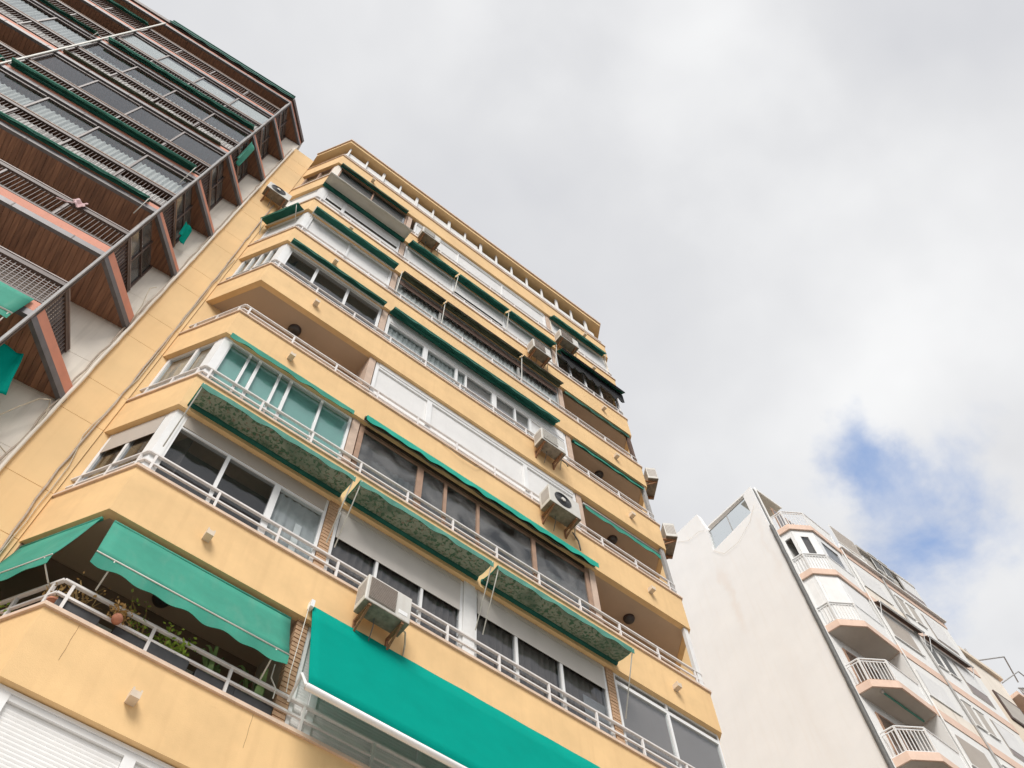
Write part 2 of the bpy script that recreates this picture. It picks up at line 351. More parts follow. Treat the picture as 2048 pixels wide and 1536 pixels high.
# ================================================================== yellow apartment building
D, WP, XL, XR = 8.1046, 9.2547, 0.1636, 11.9148
Z1, HS, CX, CY = 8.2593, 1.058, 0.6842, 1.1501
V = D + .12                                  # glazing plane of the enclosed balconies
def zc(n): return Z1 + 3.0*(n-1)
def X(s): return XL + s
YB = thing('apartment_building', (XL, D, GZ), 'yellow rendered apartment tower with stepped balconies between the brown and the white building', 'building')
CLEN = math.hypot(CX, CY)
CD = Vector((-CX, CY, 0))/CLEN               # along the left chamfer, away from the front
CN = Vector((-CY, -CX, 0))/CLEN              # its outward normal
def CH(t, out=0, z=0):                       # point on the left chamfer, t metres from the front corner
    p = Vector((XL, D, 0)) + CD*t + CN*out; return Vector((p.x, p.y, z))
def bandpts(o):                              # plan polyline of the balcony edge, moved out by o
    k = (CLEN - CX)/CY if CY else 0
    c = o*math.tan((math.pi/2-math.atan2(CX, CY))/2)
    return [(XL-CX+CN.x*o*1.0+CD.x*0, WP+CN.y*o), (XL-c, D-o), (XR+c, D-o), (XR+CX-CN.x*o, WP+CN.y*o)]
def ring(b, o0, o1, z0, z1):
    a = bandpts(o0); c = bandpts(o1); a = [(a[0][0], WP+.1)]+a[0:]+[(a[3][0], WP+.1)] if False else a
    return b.prism(a + c[::-1], z0, z1)
# walls
O('wall', B().box(XL-CX-.02, XR+CX+.02, WP, WP+9, GZ, zc(9)+.2), 'yellow', YB)
for (z0, z1) in [(GZ, 3.2)]:
    pass
joints = []
z = 14.30
lv = [GZ]
zz = 14.30 - 2.985*4
while zz < 34:
    lv += [zz, zz+1.88]; zz += 2.985
lv = sorted(q for q in lv if q < 33.3) + [33.55]
for a, c in zip(lv[:-1], lv[1:]):            # cladding panels of the plain strip next to the brown building
    if c-a > .1: O('panel', B().box(-1.285, XL-CX-.024, WP-.02, WP+.5, a+.006, c-.006), 'yellow2', YB)
O('panel_backing', B().box(-1.285, XL-CX-.024, WP-.004, WP+6, GZ, 33.5), 'mortar', YB)
O('wall', B().box(XR+CX+.024, XR+CX+.8, WP-.02, WP+6, GZ, 33.5), 'yellow2', YB)
O('lower_storeys', B().prism(bandpts(-.3)+[(XR+CX, WP+.3), (XL-CX, WP+.3)], GZ, zc(0)-HS), 'yellow', YB)
# parapets, caps, floor slabs, spouts
spout = B().box(-.055, .055, -.14, .02, -.045, .045).box(-.055, -.035, -.14, .02, .045, .075).box(.035, .055, -.14, .02, .045, .075)
SPOUT = meshonly(spout, 'spout', 'spout')
for n in range(0, 10):
    z = zc(n)
    p = O('parapet', ring(B(), 0, -.13, z-HS, z), 'yellow', YB)
    ring_b = B(); ring(ring_b, .035, -.165, z, z+.055)
    O('parapet_cap', ring_b, 'cap', p)
    pts = bandpts(-.132)
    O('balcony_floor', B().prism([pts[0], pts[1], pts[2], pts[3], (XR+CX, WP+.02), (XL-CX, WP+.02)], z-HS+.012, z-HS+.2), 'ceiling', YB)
    if n == 1:
        for s, l in ((.42, .55), (2.62, .5)):
            O('crack', B().tube([(X(s)+.003*math.sin(i*1.7), D-.0005, z-.02-l*i/7) for i in range(8)], .003, 4), 'crack', p)
        O('dark_back_panel', B().box(XL-CX+.03, X(2.87), WP-.012, WP-.002, z-.85, z+1.94), 'darkpanel', YB)  # dark brown panel added over the yellow wall to darken this balcony
    for s in (1.27, 10.65): instm(SPOUT, 'water_spout', p, (X(s), D, z-.58 - (.06 if n < 3 else 0)))
# brick dividers
BRICK = meshonly(B().box(-.088, .088, -.02, .10, -.031, .031), 'brick', 'brick')
for n in range(0, 9):
    for (s0, s1) in ((2.875, 3.045), (8.855, 9.025)):
        bricky = (n in (1, 2)) 
        w = O('pillar', B().box(X(s0)+.004, X(s1)-.004, D+.075 if not bricky else D+.10, WP+.02, zc(n)-.8, zc(n)+1.952), 'mortar' if bricky else 'pinkplaster', YB)
        if bricky:
            k = 0; zz = zc(n)-.05
            while zz < zc(n)+1.93:
                instm(BRICK, 'brick', w, (X((s0+s1)/2)+random.uniform(-.004, .004), D+.09+random.uniform(-.004, .003), zz+.04)); zz += .0815; k += 1
# railings
POST = meshonly(B().box(-.019, .019, -.019, .019, 0, .47), 'rail', 'post')
def railing(n):
    z = zc(n)+.055; zt = zc(n)+.54; zm = zc(n)+.32; yo = -.055
    a = bandpts(yo); P = [Vector((x, y, 0)) for x, y in a]
    t0 = B()
    for i in range(3): t0.bar(P[i]+Vector((0,0,zt)), P[i+1]+Vector((0,0,zt)), .05, .042)
    rl = O('railing', t0, 'rail', YB, bevel=.008)
    t1 = B()
    for i in range(3): t1.bar(P[i]+Vector((0,0,zm)), P[i+1]+Vector((0,0,zm)), .034, .034)
    O('middle_rail', t1, 'rail', rl)
    s = .15
    while s < 11.7: instm(POST, 'post', rl, (X(s), D+.055, z)); s += 1.033
    for t in (.12, .62, 1.12):
        q = P[1] + (P[0]-P[1]).normalized()*t; instm(POST, 'post', rl, (q.x, q.y, z), rz=math.atan2(CD.y, CD.x))
for n in range(0, 9): railing(n)

# ---- windows on the front
def curtain(b, x0, x1, y, z0, z1, amp=.025, per=.14):
    n = max(6, int((x1-x0)/per*6)); ph = random.random()*6
    return b.grid(lambda u, v: (x0+(x1-x0)*u, y+amp*math.sin(u*(x1-x0)/per*2*math.pi+ph+.6*math.sin(u*9))+.006*math.sin(u*40), z0+(z1-z0)*v), n, 1)
def slats(b, x0, x1, y, z0, z1, pitch=.05, d=.004):
    n = max(1, int((z1-z0)/pitch)); h = (z1-z0)/n
    for i in range(n):
        a = z0+i*h; b.add([(x0,y,a),(x1,y,a),(x1,y-d,a+h*.5),(x0,y-d,a+h*.5),(x1,y-.002,a+h*.94),(x0,y-.002,a+h*.94),(x1,y+.003,a+h),(x0,y+.003,a+h)],
                          [(0,1,2,3),(3,2,4,5),(5,4,6,7)])
    return b
def window(n, s0, s1, muls, panes, frame='whitepvc', top=1.93, box=0, boxmat=None, mw=.055, y=V, fw=.055, room='room', sill=.02, deep=.55):
    """muls: list of (s, width); panes: one kind per opening"""
    z0, z1 = zc(n)+sill, zc(n)+top; zt = z1-box
    b = B().box(X(s0), X(s0)+fw, y-.03, y+.05, z0, z1).box(X(s1)-fw, X(s1), y-.03, y+.05, z0, z1)
    b.box(X(s0)+fw, X(s1)-fw, y-.028, y+.05, z0, z0+fw).box(X(s0)+fw, X(s1)-fw, y-.028, y+.05, zt-fw, zt)
    w = O('window', b, frame, YB)
    if box: O('shutter_box', B().box(X(s0)+fw+.002, X(s1)-fw-.002, y-.045, y+.10, zt+.003, z1-.003), boxmat or frame, w)
    for (s, ww) in muls: O('mullion', B().box(X(s)-ww/2, X(s)+ww/2, y-.034, y+.045, z0+fw, zt-fw), frame, w)
    ed = [s0+fw]+[q for (s, ww) in muls for q in (s-ww/2, s+ww/2)]+[s1-fw]
    for i, kind in enumerate(panes):
        a, c = X(ed[2*i])+.003, X(ed[2*i+1])-.003; kind = kind if isinstance(kind, tuple) else (kind, 0)
        k, dz = kind; pz0, pz1 = z0+fw+.002, zt-fw-.002
        if k in ('dark', 'patchy', 'patchy_reflect', 'curtain', 'cdark', 'cgrey', 'blind', 'mauve', 'teal', 'slot', 'net'):
            O('pane', B().box(a, c, y-.004, y+.004, pz0, pz1), {'patchy': 'glass_patchy', 'patchy_reflect': 'glass_patchy', 'dark': 'glass_dark', 'cdark': 'glass_dark'}.get(k, 'glass'), w)
        if k in ('curtain', 'cdark', 'cgrey', 'net'): O('curtain', curtain(B(), a, c, y+.06, pz0-.02, pz1, .012 if k != 'cdark' else .025), {'curtain': 'curtain', 'cdark': 'curtain_dark', 'cgrey': 'curtain_grey', 'net': 'curtain'}[k], w)
        if k == 'patchy_reflect': O('curtain', curtain(B(), a+.25*(c-a), c, y+.06, pz0-.02, pz0+.95, .012), 'curtain_grey', w)  # added pale sheet standing in for whitish reflections on the pane
        if k == 'mauve': O('roller_blind', B().box(a, c, y+.03, y+.036, pz0, pz1-dz), 'mauve_blind', w)
        if k == 'teal': O('roller_blind', B().box(a, c, y+.045, y+.05, pz0, pz1), 'teal_blind', w)
        if k == 'shut': O('shutter', slats(B(), a, c, y+.012, pz0, pz1), 'shutter', w)
        if k == 'slot':
            O('shutter', slats(B(), a, c, y-.012, pz0+dz+.22, pz1), 'shutter', w)
            O('shutter', slats(B(), a, c, y-.012, pz0, pz0+dz), 'shutter', w)
    # dark room behind
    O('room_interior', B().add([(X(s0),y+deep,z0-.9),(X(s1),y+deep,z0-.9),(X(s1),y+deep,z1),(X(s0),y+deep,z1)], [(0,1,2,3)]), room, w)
    return w
def panel(name, n, s0, s1, z0, z1, y0, y1, mat, parent=YB): return O(name, B().box(X(s0), X(s1), y0, y1, zc(n)+z0, zc(n)+z1), mat, parent)
# below the lowest parapet: white roller shutters
window(0, .03, 2.86, [(1.53, .13)], ['shut', 'shut'], box=.05, fw=.07)
window(0, 3.06, 8.84, [(4.9, .1), (6.9, .1)], ['shut', 'shut', 'shut'])
window(0, 9.03, 11.7, [(10.3, .1)], ['shut', 'shut'])
# second storey in view, left bay open; middle bay behind the big awning
window(1, 3.06, 8.84, [(3.36, .10), (5.0, .06), (6.9, .06)], ['shut', 'shut', 'shut', 'shut'], box=.05)
window(1, 9.03, 11.7, [(10.3, .06)], ['mauve', 'mauve'])
# third storey
window(2, .19, 2.86, [(1.08, .06), (1.97, .11)], ['dark', 'dark', 'cgrey'], box=.34, boxmat='blind_beige', fw=.05)
w = window(2, 3.05, 5.62, [(3.92, .05), (4.80, .05)], ['cdark', 'cdark', 'cdark'], fw=.06, box=.12, boxmat='shutter_grey')
panel('roller_shutter', 2, 3.115, 5.555, 1.11, 1.80, V-.045, V-.036, 'shutter_grey', w)
panel('corner_post', 2, 5.625, 5.855, .0, 1.945, V-.06, V+.05, 'whitemetal')
w = window(2, 5.86, 8.84, [(6.76, .06), (7.76, .06)], ['cdark', 'cdark', 'cdark'], fw=.06, box=.12, boxmat='shutter_grey')
panel('roller_shutter', 2, 5.925, 8.775, 1.30, 1.80, V-.045, V-.036, 'shutter_grey', w)
panel('leaning_panel', 2, 8.25, 8.74, .10, .93, V+.02, V+.03, 'curtain_grey', w)
panel('leaning_board', 2, 2.45, 2.56, .12, .98, V+.03, V+.05, 'whitepvc')
window(2, 9.06, 11.72, [(10.37, .06)], [('mauve', 0), ('mauve', 0)], top=1.74, fw=.05)
window(2, 9.06, 11.72, [(10.37, .05)], ['dark', 'dark'], sill=1.745, top=1.935, fw=.03)
# fourth storey
window(3, .17, 2.86, [(.61, .05), (.82, .06), (1.26, .05), (1.50, .06), (2.19, .05)], ['teal']*6, fw=.05)
window(3, 3.07, 8.84, [(4.52, .14), (5.13, .07), (5.93, .07), (7.35, .10)], ['patchy_reflect', 'patchy', 'patchy', 'patchy', 'patchy_reflect'], frame='woodframe', fw=.10, box=.10, boxmat='darkbox')
# fifth storey
window(4, 3.07, 8.84, [(4.55, .13), (7.30, .11)], ['shut']*3, fw=.08, box=.16)
# sixth
window(5, .19, 2.86, [(.99, .07), (1.88, .07)], ['dark', 'dark', 'dark'], fw=.07, box=.08)
window(5, 3.07, 8.84, [(4.26, .13), (5.22, .07), (5.52, .05), (6.42, .14), (7.10, .05), (7.60, .08)], ['cgrey', 'cgrey', 'cgrey', 'mauve', 'mauve', 'mauve', 'shut'], fw=.08, box=.44, boxmat='shutter')
# seventh
window(6, .19, 2.86, [(1.47, .06)], ['shut', 'shut'], fw=.07)
w = window(6, 3.07, 8.84, [(4.56, .06), (7.35, .06)], ['net', 'net', 'net'], frame='palemetal', fw=.05)
O('rolled_blind', B().box(X(3.14), X(8.78), V-.055, V-.037, zc(6)+1.36, zc(6)+1.64), 'awn_brown', w)
# eighth
window(7, .19, 2.86, [(.86, .10)], [('slot', .80), ('slot', .86)], fw=.07)
window(7, 3.07, 8.84, [(4.9, .06), (6.88, .06)], ['shut', ('slot', .66), 'shut'], fw=.06)
w = window(7, 9.05, 11.72, [(9.62, .05), (10.26, .06), (10.93, .06)], ['dark']*4, fw=.05)
# ninth
w = window(8, .19, 2.86, [(1.5, .05)], ['mauve', 'mauve'], frame='woodframe')
window(8, 3.2, 8.84, [(5.0, .04), (6.9, .04)], ['shut']*3, fw=.06, box=.12)
window(8, 9.05, 11.72, [(10.3, .05)], ['shut', 'shut'], frame='cream')
# ---- windows on the left chamfer
def chwin(n, t0, t1, muls, kind, frame='whitepvc', blind=0, top=1.93, blindmat='blind_beige'):
    z0, z1 = zc(n)+.02, zc(n)+top
    def seg(b, ta, tb, za, zb, o0=-.16, o1=-.09):
        p = [CH(ta, o0), CH(tb, o0), CH(tb, o1), CH(ta, o1)]; return b.prism([(q.x, q.y) for q in p], za, zb)
    b = B(); seg(b, t0, t0+.05, z0, z1); seg(b, t1-.07, t1, z0, z1); seg(b, t0+.05, t1-.07, z0, z0+.05, -.158, -.092); seg(b, t0+.05, t1-.07, z1-.05, z1, -.158, -.092)
    w = O('side_window', b, frame, YB)
    for m in muls: seg(bb := B(), m-.03, m+.03, z0+.05, z1-.05); O('mullion', bb, frame, w)
    ed = [t0+.05]+[q for m in muls for q in (m-.03, m+.03)]+[t1-.07]
    for i in range(len(muls)+1):
        a, c = ed[2*i]+.003, ed[2*i+1]-.003
        if kind == 'shut': seg(bb := B(), a, c, z0+.052, z1-.052, -.14, -.125); O('shutter', bb, 'shutter', w)
        else:
            seg(bb := B(), a, c, z0+.052, z1-.052, -.13, -.124); O('pane', bb, 'glass' if kind != 'dark' else 'glass_dark', w)
            if kind == 'beige': seg(bb := B(), a, c, z0+.052, z1-.052, -.18, -.175); O('curtain', bb, 'blind_beige', w)
    if blind: seg(bb := B(), t0+.05, t1-.07, z1-blind, z1-.052, -.088, -.08); O('roller_shutter', bb, blindmat, w)
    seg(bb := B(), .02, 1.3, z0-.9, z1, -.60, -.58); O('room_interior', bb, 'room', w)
    # corner post where the two glazed sides meet
    cp = bandpts(-.08); q = CH(.19, -.08); 
    O('corner_post', B().prism([(cp[1][0], cp[1][1]), (X(.20), D+.08), (X(.20), D+.2), (CH(.2, -.2).x, CH(.2, -.2).y), (q.x, q.y)], z0, z1+.005), frame if frame != 'woodframe' else 'cream', w)
chwin(2, .2, 1.27, [.72], 'dark', blind=.62)
chwin(3, .2, 1.27, [.62], 'beige')
chwin(5, .2, 1.27, [.45, .7, .95], 'beige')
chwin(6, .2, 1.27, [], 'shut')
chwin(7, .2, 1.27, [], 'shut')
chwin(8, .2, 1.27, [.7], 'beige', frame='woodframe')
chwin(0, .2, 1.27, [], 'shut')
# balcony dividing walls behind open balconies, doors at the back
for n, s0, s1 in ((1, .5, 2.3), (3, 9.5, 11.3), (4, .5, 2.3), (4, 9.5, 11.3), (5, 9.5, 11.3), (6, 9.5, 11.3)):
    d = O('balcony_door', B().box(X(s0), X(s1), WP-.03, WP+.02, zc(n)-.84, zc(n)+1.3), 'whitemetal', YB)
    for k in (0, 1):
        a = s0+.06+k*(s1-s0)/2; O('pane', B().box(X(a), X(a+(s1-s0)/2-.12), WP-.036, WP-.031, zc(n)-.75, zc(n)+1.22), 'glass_dark', d)
# right-hand ends of the open balconies
for n in (3, 4, 5, 6):
    panel('end_post', n, 11.58, 11.70, .02, 1.93, D+.04, D+.12, 'whitemetal' if n == 3 else 'awn_brown' if n == 6 else 'palemetal')
# ---- roof terrace and roof slab
z = zc(9)
b = B()
rp = bandpts(-.06)
tr = O('terrace_railing', B().bar((rp[1][0], rp[1][1], z+.50), (rp[2][0], rp[2][1], z+.50), .05, .04).bar((rp[0][0], rp[0][1], z+.5), (rp[1][0], rp[1][1], z+.5), .05, .04), 'rail', YB)
TPOST = meshonly(B().box(-.03, .03, -.03, .03, 0, 1.96), 'whiteplaster', 'terrace_post')
s = .12
while s < 11.6:
    instm(TPOST, 'post', tr, (X(s), D+.15, z+.05), scale=(1 if int(s*10) % 3 else 1.7, 1, 1)); s += .735
bp_ = bandpts(-.21)
O('terrace_screen', B().prism([bp_[0], bp_[1], (X(5.9), D+.21), (X(5.9), D+.24), (bp_[1][0]+.02, D+.24), (bp_[0][0]+.03, WP)], z, z+1.70), 'whiteplaster', YB)
O('terrace_screen', B().box(X(5.9), X(11.6), D+.21, D+.24, z, z+1.50), 'whiteplaster', YB)
O('terrace_back', B().box(X(5.9), X(11.6), D+.34, D+.36, z, z+2.0), 'darkbox', YB)
O('roof_slab', B().prism([*bandpts(.06), (XR+CX, WP+8), (XL-CX, WP+8)], z+2.02, z+2.24), 'yellow', YB)
O('roof_edge', ring(B(), .11, -.1, z+2.244, z+2.34), 'cap', YB)
# ================================================================== brown apartment building (turned a little from the yellow one)
TH = math.atan2(-.083, 1)
BX, BY = -2.33, 8.20
BB = thing('apartment_building', (BX, BY, GZ), 'brown tower with salmon slab edges and glazed railed balconies at upper left', 'building', rz=TH, org=(0, 0, GZ))
def bw(u, v, z=0):                                      # local (u along facade, v inward) -> world
    return Vector((BX+u*math.cos(TH)-v*math.sin(TH), BY+u*math.sin(TH)+v*math.cos(TH), z))
CU, CV = .96, 1.133                                     # where the chamfered end meets the wall
UL = -11.6
def zb(k): return 13.25+2.99*k
def edge(o):                                            # balcony edge polyline moved out by o: left end, corner, wall end
    d = Vector((CU, CV)).normalized(); nn = Vector((d.y, -d.x)); c = o*math.tan(math.atan2(CV, CU)/2)
    return [(UL, -o), (c, -o), (CU+nn.x*o, CV+nn.y*o)]
def bring(b, o0, o1, z0, z1): return b.prism(edge(o0)+edge(o1)[::-1], z0, z1)
# back wall: cream facing panels with open joints
O('wall', B().box(UL, CU+.01, CV+.03, CV+9, GZ, zb(7)+.9), 'concrete', BB)
lv = [GZ+i*1.495 for i in range(26)]
ofs = (14.76-GZ) % 1.495
zz = GZ+ofs-1.495
while zz < zb(7):
    for (a, c) in ((-2.4, -.55), (-.55, CU+.005)):
        O('panel', B().box(a+.004, c-.004, CV, CV+.06, zz+.005, zz+1.49), 'cream', BB)
    zz += 1.495
O('wall', B().box(UL, -2.404, CV+.01, CV+.06, GZ, zb(7)), 'cream', BB)
for k in range(-5, 8):
    z = zb(k); fl = 'floor %d' % k
    sl_ = O('floor_slab', B().prism([*edge(-.04), (UL, CV)], z+.10, z+.46), 'concrete', BB)
    top = (k == 7)
    f1 = O('slab_edge', bring(B(), 0, -.038, z+.20, z+(.52 if k < 2 else .40)), 'salmon', BB)
    O('edge_trim', bring(B(), .016, -.06, z+.02, z+.197), 'greymetal', f1)
    sep_ = B()
    for i in range(12):                                  # joints of the metal trim
        u = -.6-i*1.1; sep_.box(u-.01, u+.01, -.022, -.014, z, z+.195)
    O('trim_joint', sep_, 'brownmetal', f1, kind='stuff')
    # wooden soffit planks: the near ones are single boards
    if k >= -2:
        base = O('soffit', B().prism([*edge(-.065), (UL, CV)], z+.085, z+.10), 'darkbox', BB)
        PW = .105; near = -2 <= k <= 2; bb = B(); i = 0; u = CU-.02
        while u > (-4.9 if near else UL):
            ua, ub = u-PW+.006, u
            v0a = -(-.07) if ua < 0 else .07+ua*CV/CU; v0b = .07 if ub < 0 else .07+ub*CV/CU
            if v0a < CV-.03:
                pts = [(ua, v0a), (ub, min(v0b, CV-.005)), (ub, CV-.004), (ua, CV-.004)]
                h = random.uniform(0, .006)
                if near: O('plank', B().prism(pts, z+.055+h, z+.084), 'wood', base)
                else: bb.prism(pts, z+.055+h, z+.084)
            u -= PW
        if near: bb.box(UL, u, .07, CV-.004, z+.06, z+.083)
        O('planks', bb, 'wood', base, kind='stuff')
    if top: continue
    # railing: dark beam with a cap, bottom rail, vertical bars; its return runs straight back to the wall
    RU, RV = .45, 1.115; d = Vector((RU, RV)).normalized(); nn = Vector((d.y, -d.x)); RL = math.hypot(RU, RV)
    def redge(o): c = o*math.tan(math.atan2(RV, RU)/2); return [(UL, -o), (c, -o), (RU+nn.x*o, RV+nn.y*o)]
    def rring(b, o0, o1, z0, z1): return b.prism(redge(o0)+redge(o1)[::-1], z0, z1)
    def cseg(t0, t1, o0, o1): return [tuple(d*t0+nn*o0), tuple(d*t1+nn*o0), tuple(d*t1+nn*o1), tuple(d*t0+nn*o1)]
    rl = O('railing', rring(B(), -.01, -.075, z+1.40, z+1.53), 'brownmetal', BB)
    O('handrail', rring(B(), .0, -.085, z+1.533, z+1.565), 'handcap' if k < 2 else 'woodframe', rl)
    O('bottom_rail', rring(B(), -.02, -.07, z+.58, z+.64), 'brownmetal', rl)
    bars = B(); u = -.08
    while u > UL: bars.box(u-.006, u+.006, .037, .049, z+.64, z+1.40); u -= .082
    t = .06
    while t < RL: q = d*t - nn*.045; bars.box(q.x-.016, q.x+.016, q.y-.016, q.y+.016, z+.64, z+1.40); t += .075
    if k in (0, -1):
        zz = z+.70
        while zz < z+1.38: rring(bars, -.04, -.052, zz, zz+.014); zz += .085
    O('bars', bars, 'barmetal' if k != 0 else 'bframe', rl, kind='stuff')
    O('mesh_panel', B().prism(cseg(.5, RL-.01, -.075, -.07), z+.64, z+1.40), 'barmetal', rl)
    for i in range(1, 10): O('stay', B().box(-1.195*i-.02, -1.195*i+.02, .03, .07, z+.53, z+1.40), 'bframe', rl)
    # glazing above the railing
    glazed = lambda u: (2 <= k <= 5 if u > -4.78 else k in (2, 4))
    for i in range(0, 9):
        a, c = -1.195*(i+1), -1.195*i
        left = (a+c)/2 < -4.78
        if not glazed((a+c)/2): continue
        w = O('window', B().box(a+.03, c-.03, .030, .075, z+1.578, z+1.62).box(a+.03, c-.03, .030, .075, z+2.90, z+2.98).box(a, a+.045, .028, .078, z+1.578, z+2.98), 'bframe', BB)
        O('pane', B().box(a+.047, c-.002, .05, .056, z+1.624, z+2.896), 'glass_dark' if k == 3 else 'glass', w)
        lo = {2: .78, 3: .20, 4: .30, 5: 1.24}[k] if not left else 1.1
        if k != 5: O('curtain', curtain(B(), a+.05, c-.005, .085, z+1.60, z+1.62+lo+random.uniform(-.06, .06), .02, .11), 'curtain', w)
        else: O('blind', B().box(a+.05, c-.005, .07, .08, z+1.63, z+1.62+lo-(.22 if i in (1, 2) else .02)), 'curtain', w)
        if k == 3 and not left: continue
        h1 = {2: 1.18, 4: 1.22, 5: 1.39}[k] if k != 3 else 1.3
        O('sheet', curtain(B(), a+.03+random.random()*.06, c-.02-random.random()*.05, .085, z+.50, z+h1+random.uniform(-.08, .05), .012, .09), 'curtain', w)
    if k >= 2:   # dark rooms behind the glazing
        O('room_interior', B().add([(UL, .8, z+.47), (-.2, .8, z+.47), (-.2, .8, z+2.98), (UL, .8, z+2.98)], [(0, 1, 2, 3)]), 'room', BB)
    # screens on the side return
    if k >= 1:
        m0 = RL*.5
        ss = O('side_screen', B().prism(cseg(.03, .07, -.09, -.02), z+1.58, z+2.98).prism(cseg(m0, m0+.04, -.09, -.02), z+1.58, z+2.98).prism(cseg(RL-.05, RL-.01, -.09, -.02), z+1.58, z+2.98).prism(cseg(.07, m0, -.088, -.022), z+2.25, z+2.30).prism(cseg(m0+.04, RL-.05, -.088, -.022), z+2.25, z+2.30), 'brownmetal', BB)
        for t0, t1 in ((.072, m0-.002), (m0+.042, RL-.052)):
            O('pane', B().prism(cseg(t0, t1, -.06, -.052), z+1.58, z+2.97), 'glass_patchy', ss)
            O('blind', B().prism(cseg(t0, t1, -.085, -.078), z+1.58, z+2.97), 'soffit_grey' if k in (1, 2) else 'awn_brown', ss)
# vertical posts
ps = O('corner_post', B().box(-.02, .03, -.035, .02, GZ, zb(7)+.05), 'greymetal2', BB, bevel=.008)
O('corner_post_back', B().box(-.0, .045, .02, .06, GZ, zb(7)+.0), 'brownmetal', BB)
O('post', B().box(-4.80, -4.755, -.06, -.02, zb(0)-4, zb(7)+.15), 'trim', BB, bevel=.008)
O('post', B().box(-9.58, -9.54, -.06, -.02, zb(0)-4, zb(7)+.15), 'trim', BB, bevel=.008)
O('roof_edge', bring(B(), .05, -.25, zb(7)+.505, zb(7)+.80), 'brownmetal', BB)
O('roof', B().prism([*edge(-.26), (UL, CV+9), (CU+.0, CV+9)], zb(7)+.5, zb(7)+.7), 'concrete', BB)

# ---- generic awning, built between two points along a wall line
def awning(name, label, p0, p1, out, attach, front, fabric, valance=.14, wavy=True, bar='trim', arms=None, lining=None, valmat=None, roll='awn_dark', barr=.018, sag=.02, group=None, n=None, rollr=.05, cat='awning'):
    """p0,p1: plan points at the wall; out: unit outward vector; attach=(out, z), front=(out, z)"""
    p0, p1, out = Vector((*p0, 0)), Vector((*p1, 0)), Vector((*out, 0))
    t = thing(name, tuple(p0+out*attach[0]+Vector((0, 0, attach[1]))), label, cat, group)
    L_ = (p1-p0).length; nu = n or max(6, int(L_/.16)); ph = random.random()*6
    def P(u, o, z): q = p0+(p1-p0)*u+out*o; return Vector((q.x, q.y, z))
    def cloth(u, v):
        o = attach[0]+(front[0]-attach[0])*v; z = attach[1]+(front[1]-attach[1])*v
        return P(u, o, z-sag*math.sin(math.pi*v)*(1+.4*math.sin(u*7+ph))+.006*math.sin(u*31+v*5)*math.sin(u*13+ph)+.004*math.sin(v*19+u*4))
    O('fabric', B().grid(cloth, nu, 6), fabric, t, solid=.006, smooth=True)
    if lining: O('lining', B().grid(lambda u, v: cloth(.006+u*.988, .01+v*.97)-Vector((0, 0, .012)), nu, 6), lining, t, smooth=True)
    if valance:
        def val(u, v):
            hh = valance*(1+(.13*math.sin(u*L_/.23*math.pi) if wavy else 0)); q = P(u, front[0]+.012*math.sin(u*L_*9+ph)*v, front[1]-.004-hh*v); return q
        O('valance', B().grid(val, nu*3, 2), valmat or ('awn_edge' if lining or fabric == 'awn_dark' else fabric), t, solid=.006)  # paler valance on dark fabric: light through the cloth put into its colour
    if bar: O('front_bar', B().tube([P(0, front[0]+.005, front[1]), P(1, front[0]+.005, front[1])], barr, 8), bar, t, smooth=True)
    if roll: O('roller', B().tube([P(0, attach[0]-rollr*.3, attach[1]-rollr*.4), P(1, attach[0]-rollr*.3, attach[1]-rollr*.4)], rollr, 10), roll, t, smooth=True)
    for (u, o, z) in arms or []:
        O('arm', B().tube([P(u, front[0], front[1]-.01), P(u, front[0]*.96, front[1]-.05), P(u, o, z)], .011, 6), 'trim', t, smooth=True)
    return t
FO = (0, -1)
def fa(name, label, n, s0, s1, attach, front, fabric, **k):
    return awning(name, label, (X(s0), D), (X(s1), D), FO, (attach[0], zc(n)+attach[1]), (front[0], zc(n)+front[1]), fabric, arms=[(u, o, zc(n)+h) for u, o, h in k.pop('arms', [])], **k)
cpt = lambda t: (CH(t).x, CH(t).y)
CO = (CN.x, CN.y)
fa('awning', 'green awning half lowered over the open balcony with potted plants', 1, .14, 2.76, (-.05, 1.84), (.26, .84), 'awn_green', valance=.19, arms=[(.09, .0, .56), (.93, .0, .52)], sag=.05, roll='awn_green', rollr=.03, barr=.011)
awning('side_awning', 'green awning on the angled side of the balcony with potted plants', cpt(.10), cpt(1.30), CO, (-.05, zc(1)+1.86), (.22, zc(1)+.72), 'awn_green', valance=.16, arms=[(.08, .0, zc(1)+.50)], sag=.05, roll='awn_green', rollr=.03, barr=.011)
big = fa('awning', 'large smooth teal green awning lowered at bottom centre', 1, 2.99, 8.8, (.03, 2.20), (.53, .22), 'awn_teal', valance=0, bar=None, roll=None, sag=.03)
O('front_bar', B().tube([(X(2.96), D-.535, zc(1)+.20), (X(8.83), D-.535, zc(1)+.20)], .045, 10), 'whitepvc', big, smooth=True)
O('bracket', B().box(X(2.93), X(2.985), D-.10, D, zc(1)+2.10, zc(1)+2.24), 'whitepvc', big)
O('arm', B().tube([(X(2.96), D-.53, zc(1)+.22), (X(2.97), D-.30, zc(1)+.62), (X(3.0), D-.0, zc(1)+.42)], .02, 6), 'whitepvc', big)
O('pull_cord', B().tube([(X(2.93), D-.06, zc(1)+2.15), (X(2.91), D-.05, zc(1)+.8), (X(2.93), D-.04, zc(1)+.5)], .006, 5), 'trim', big)
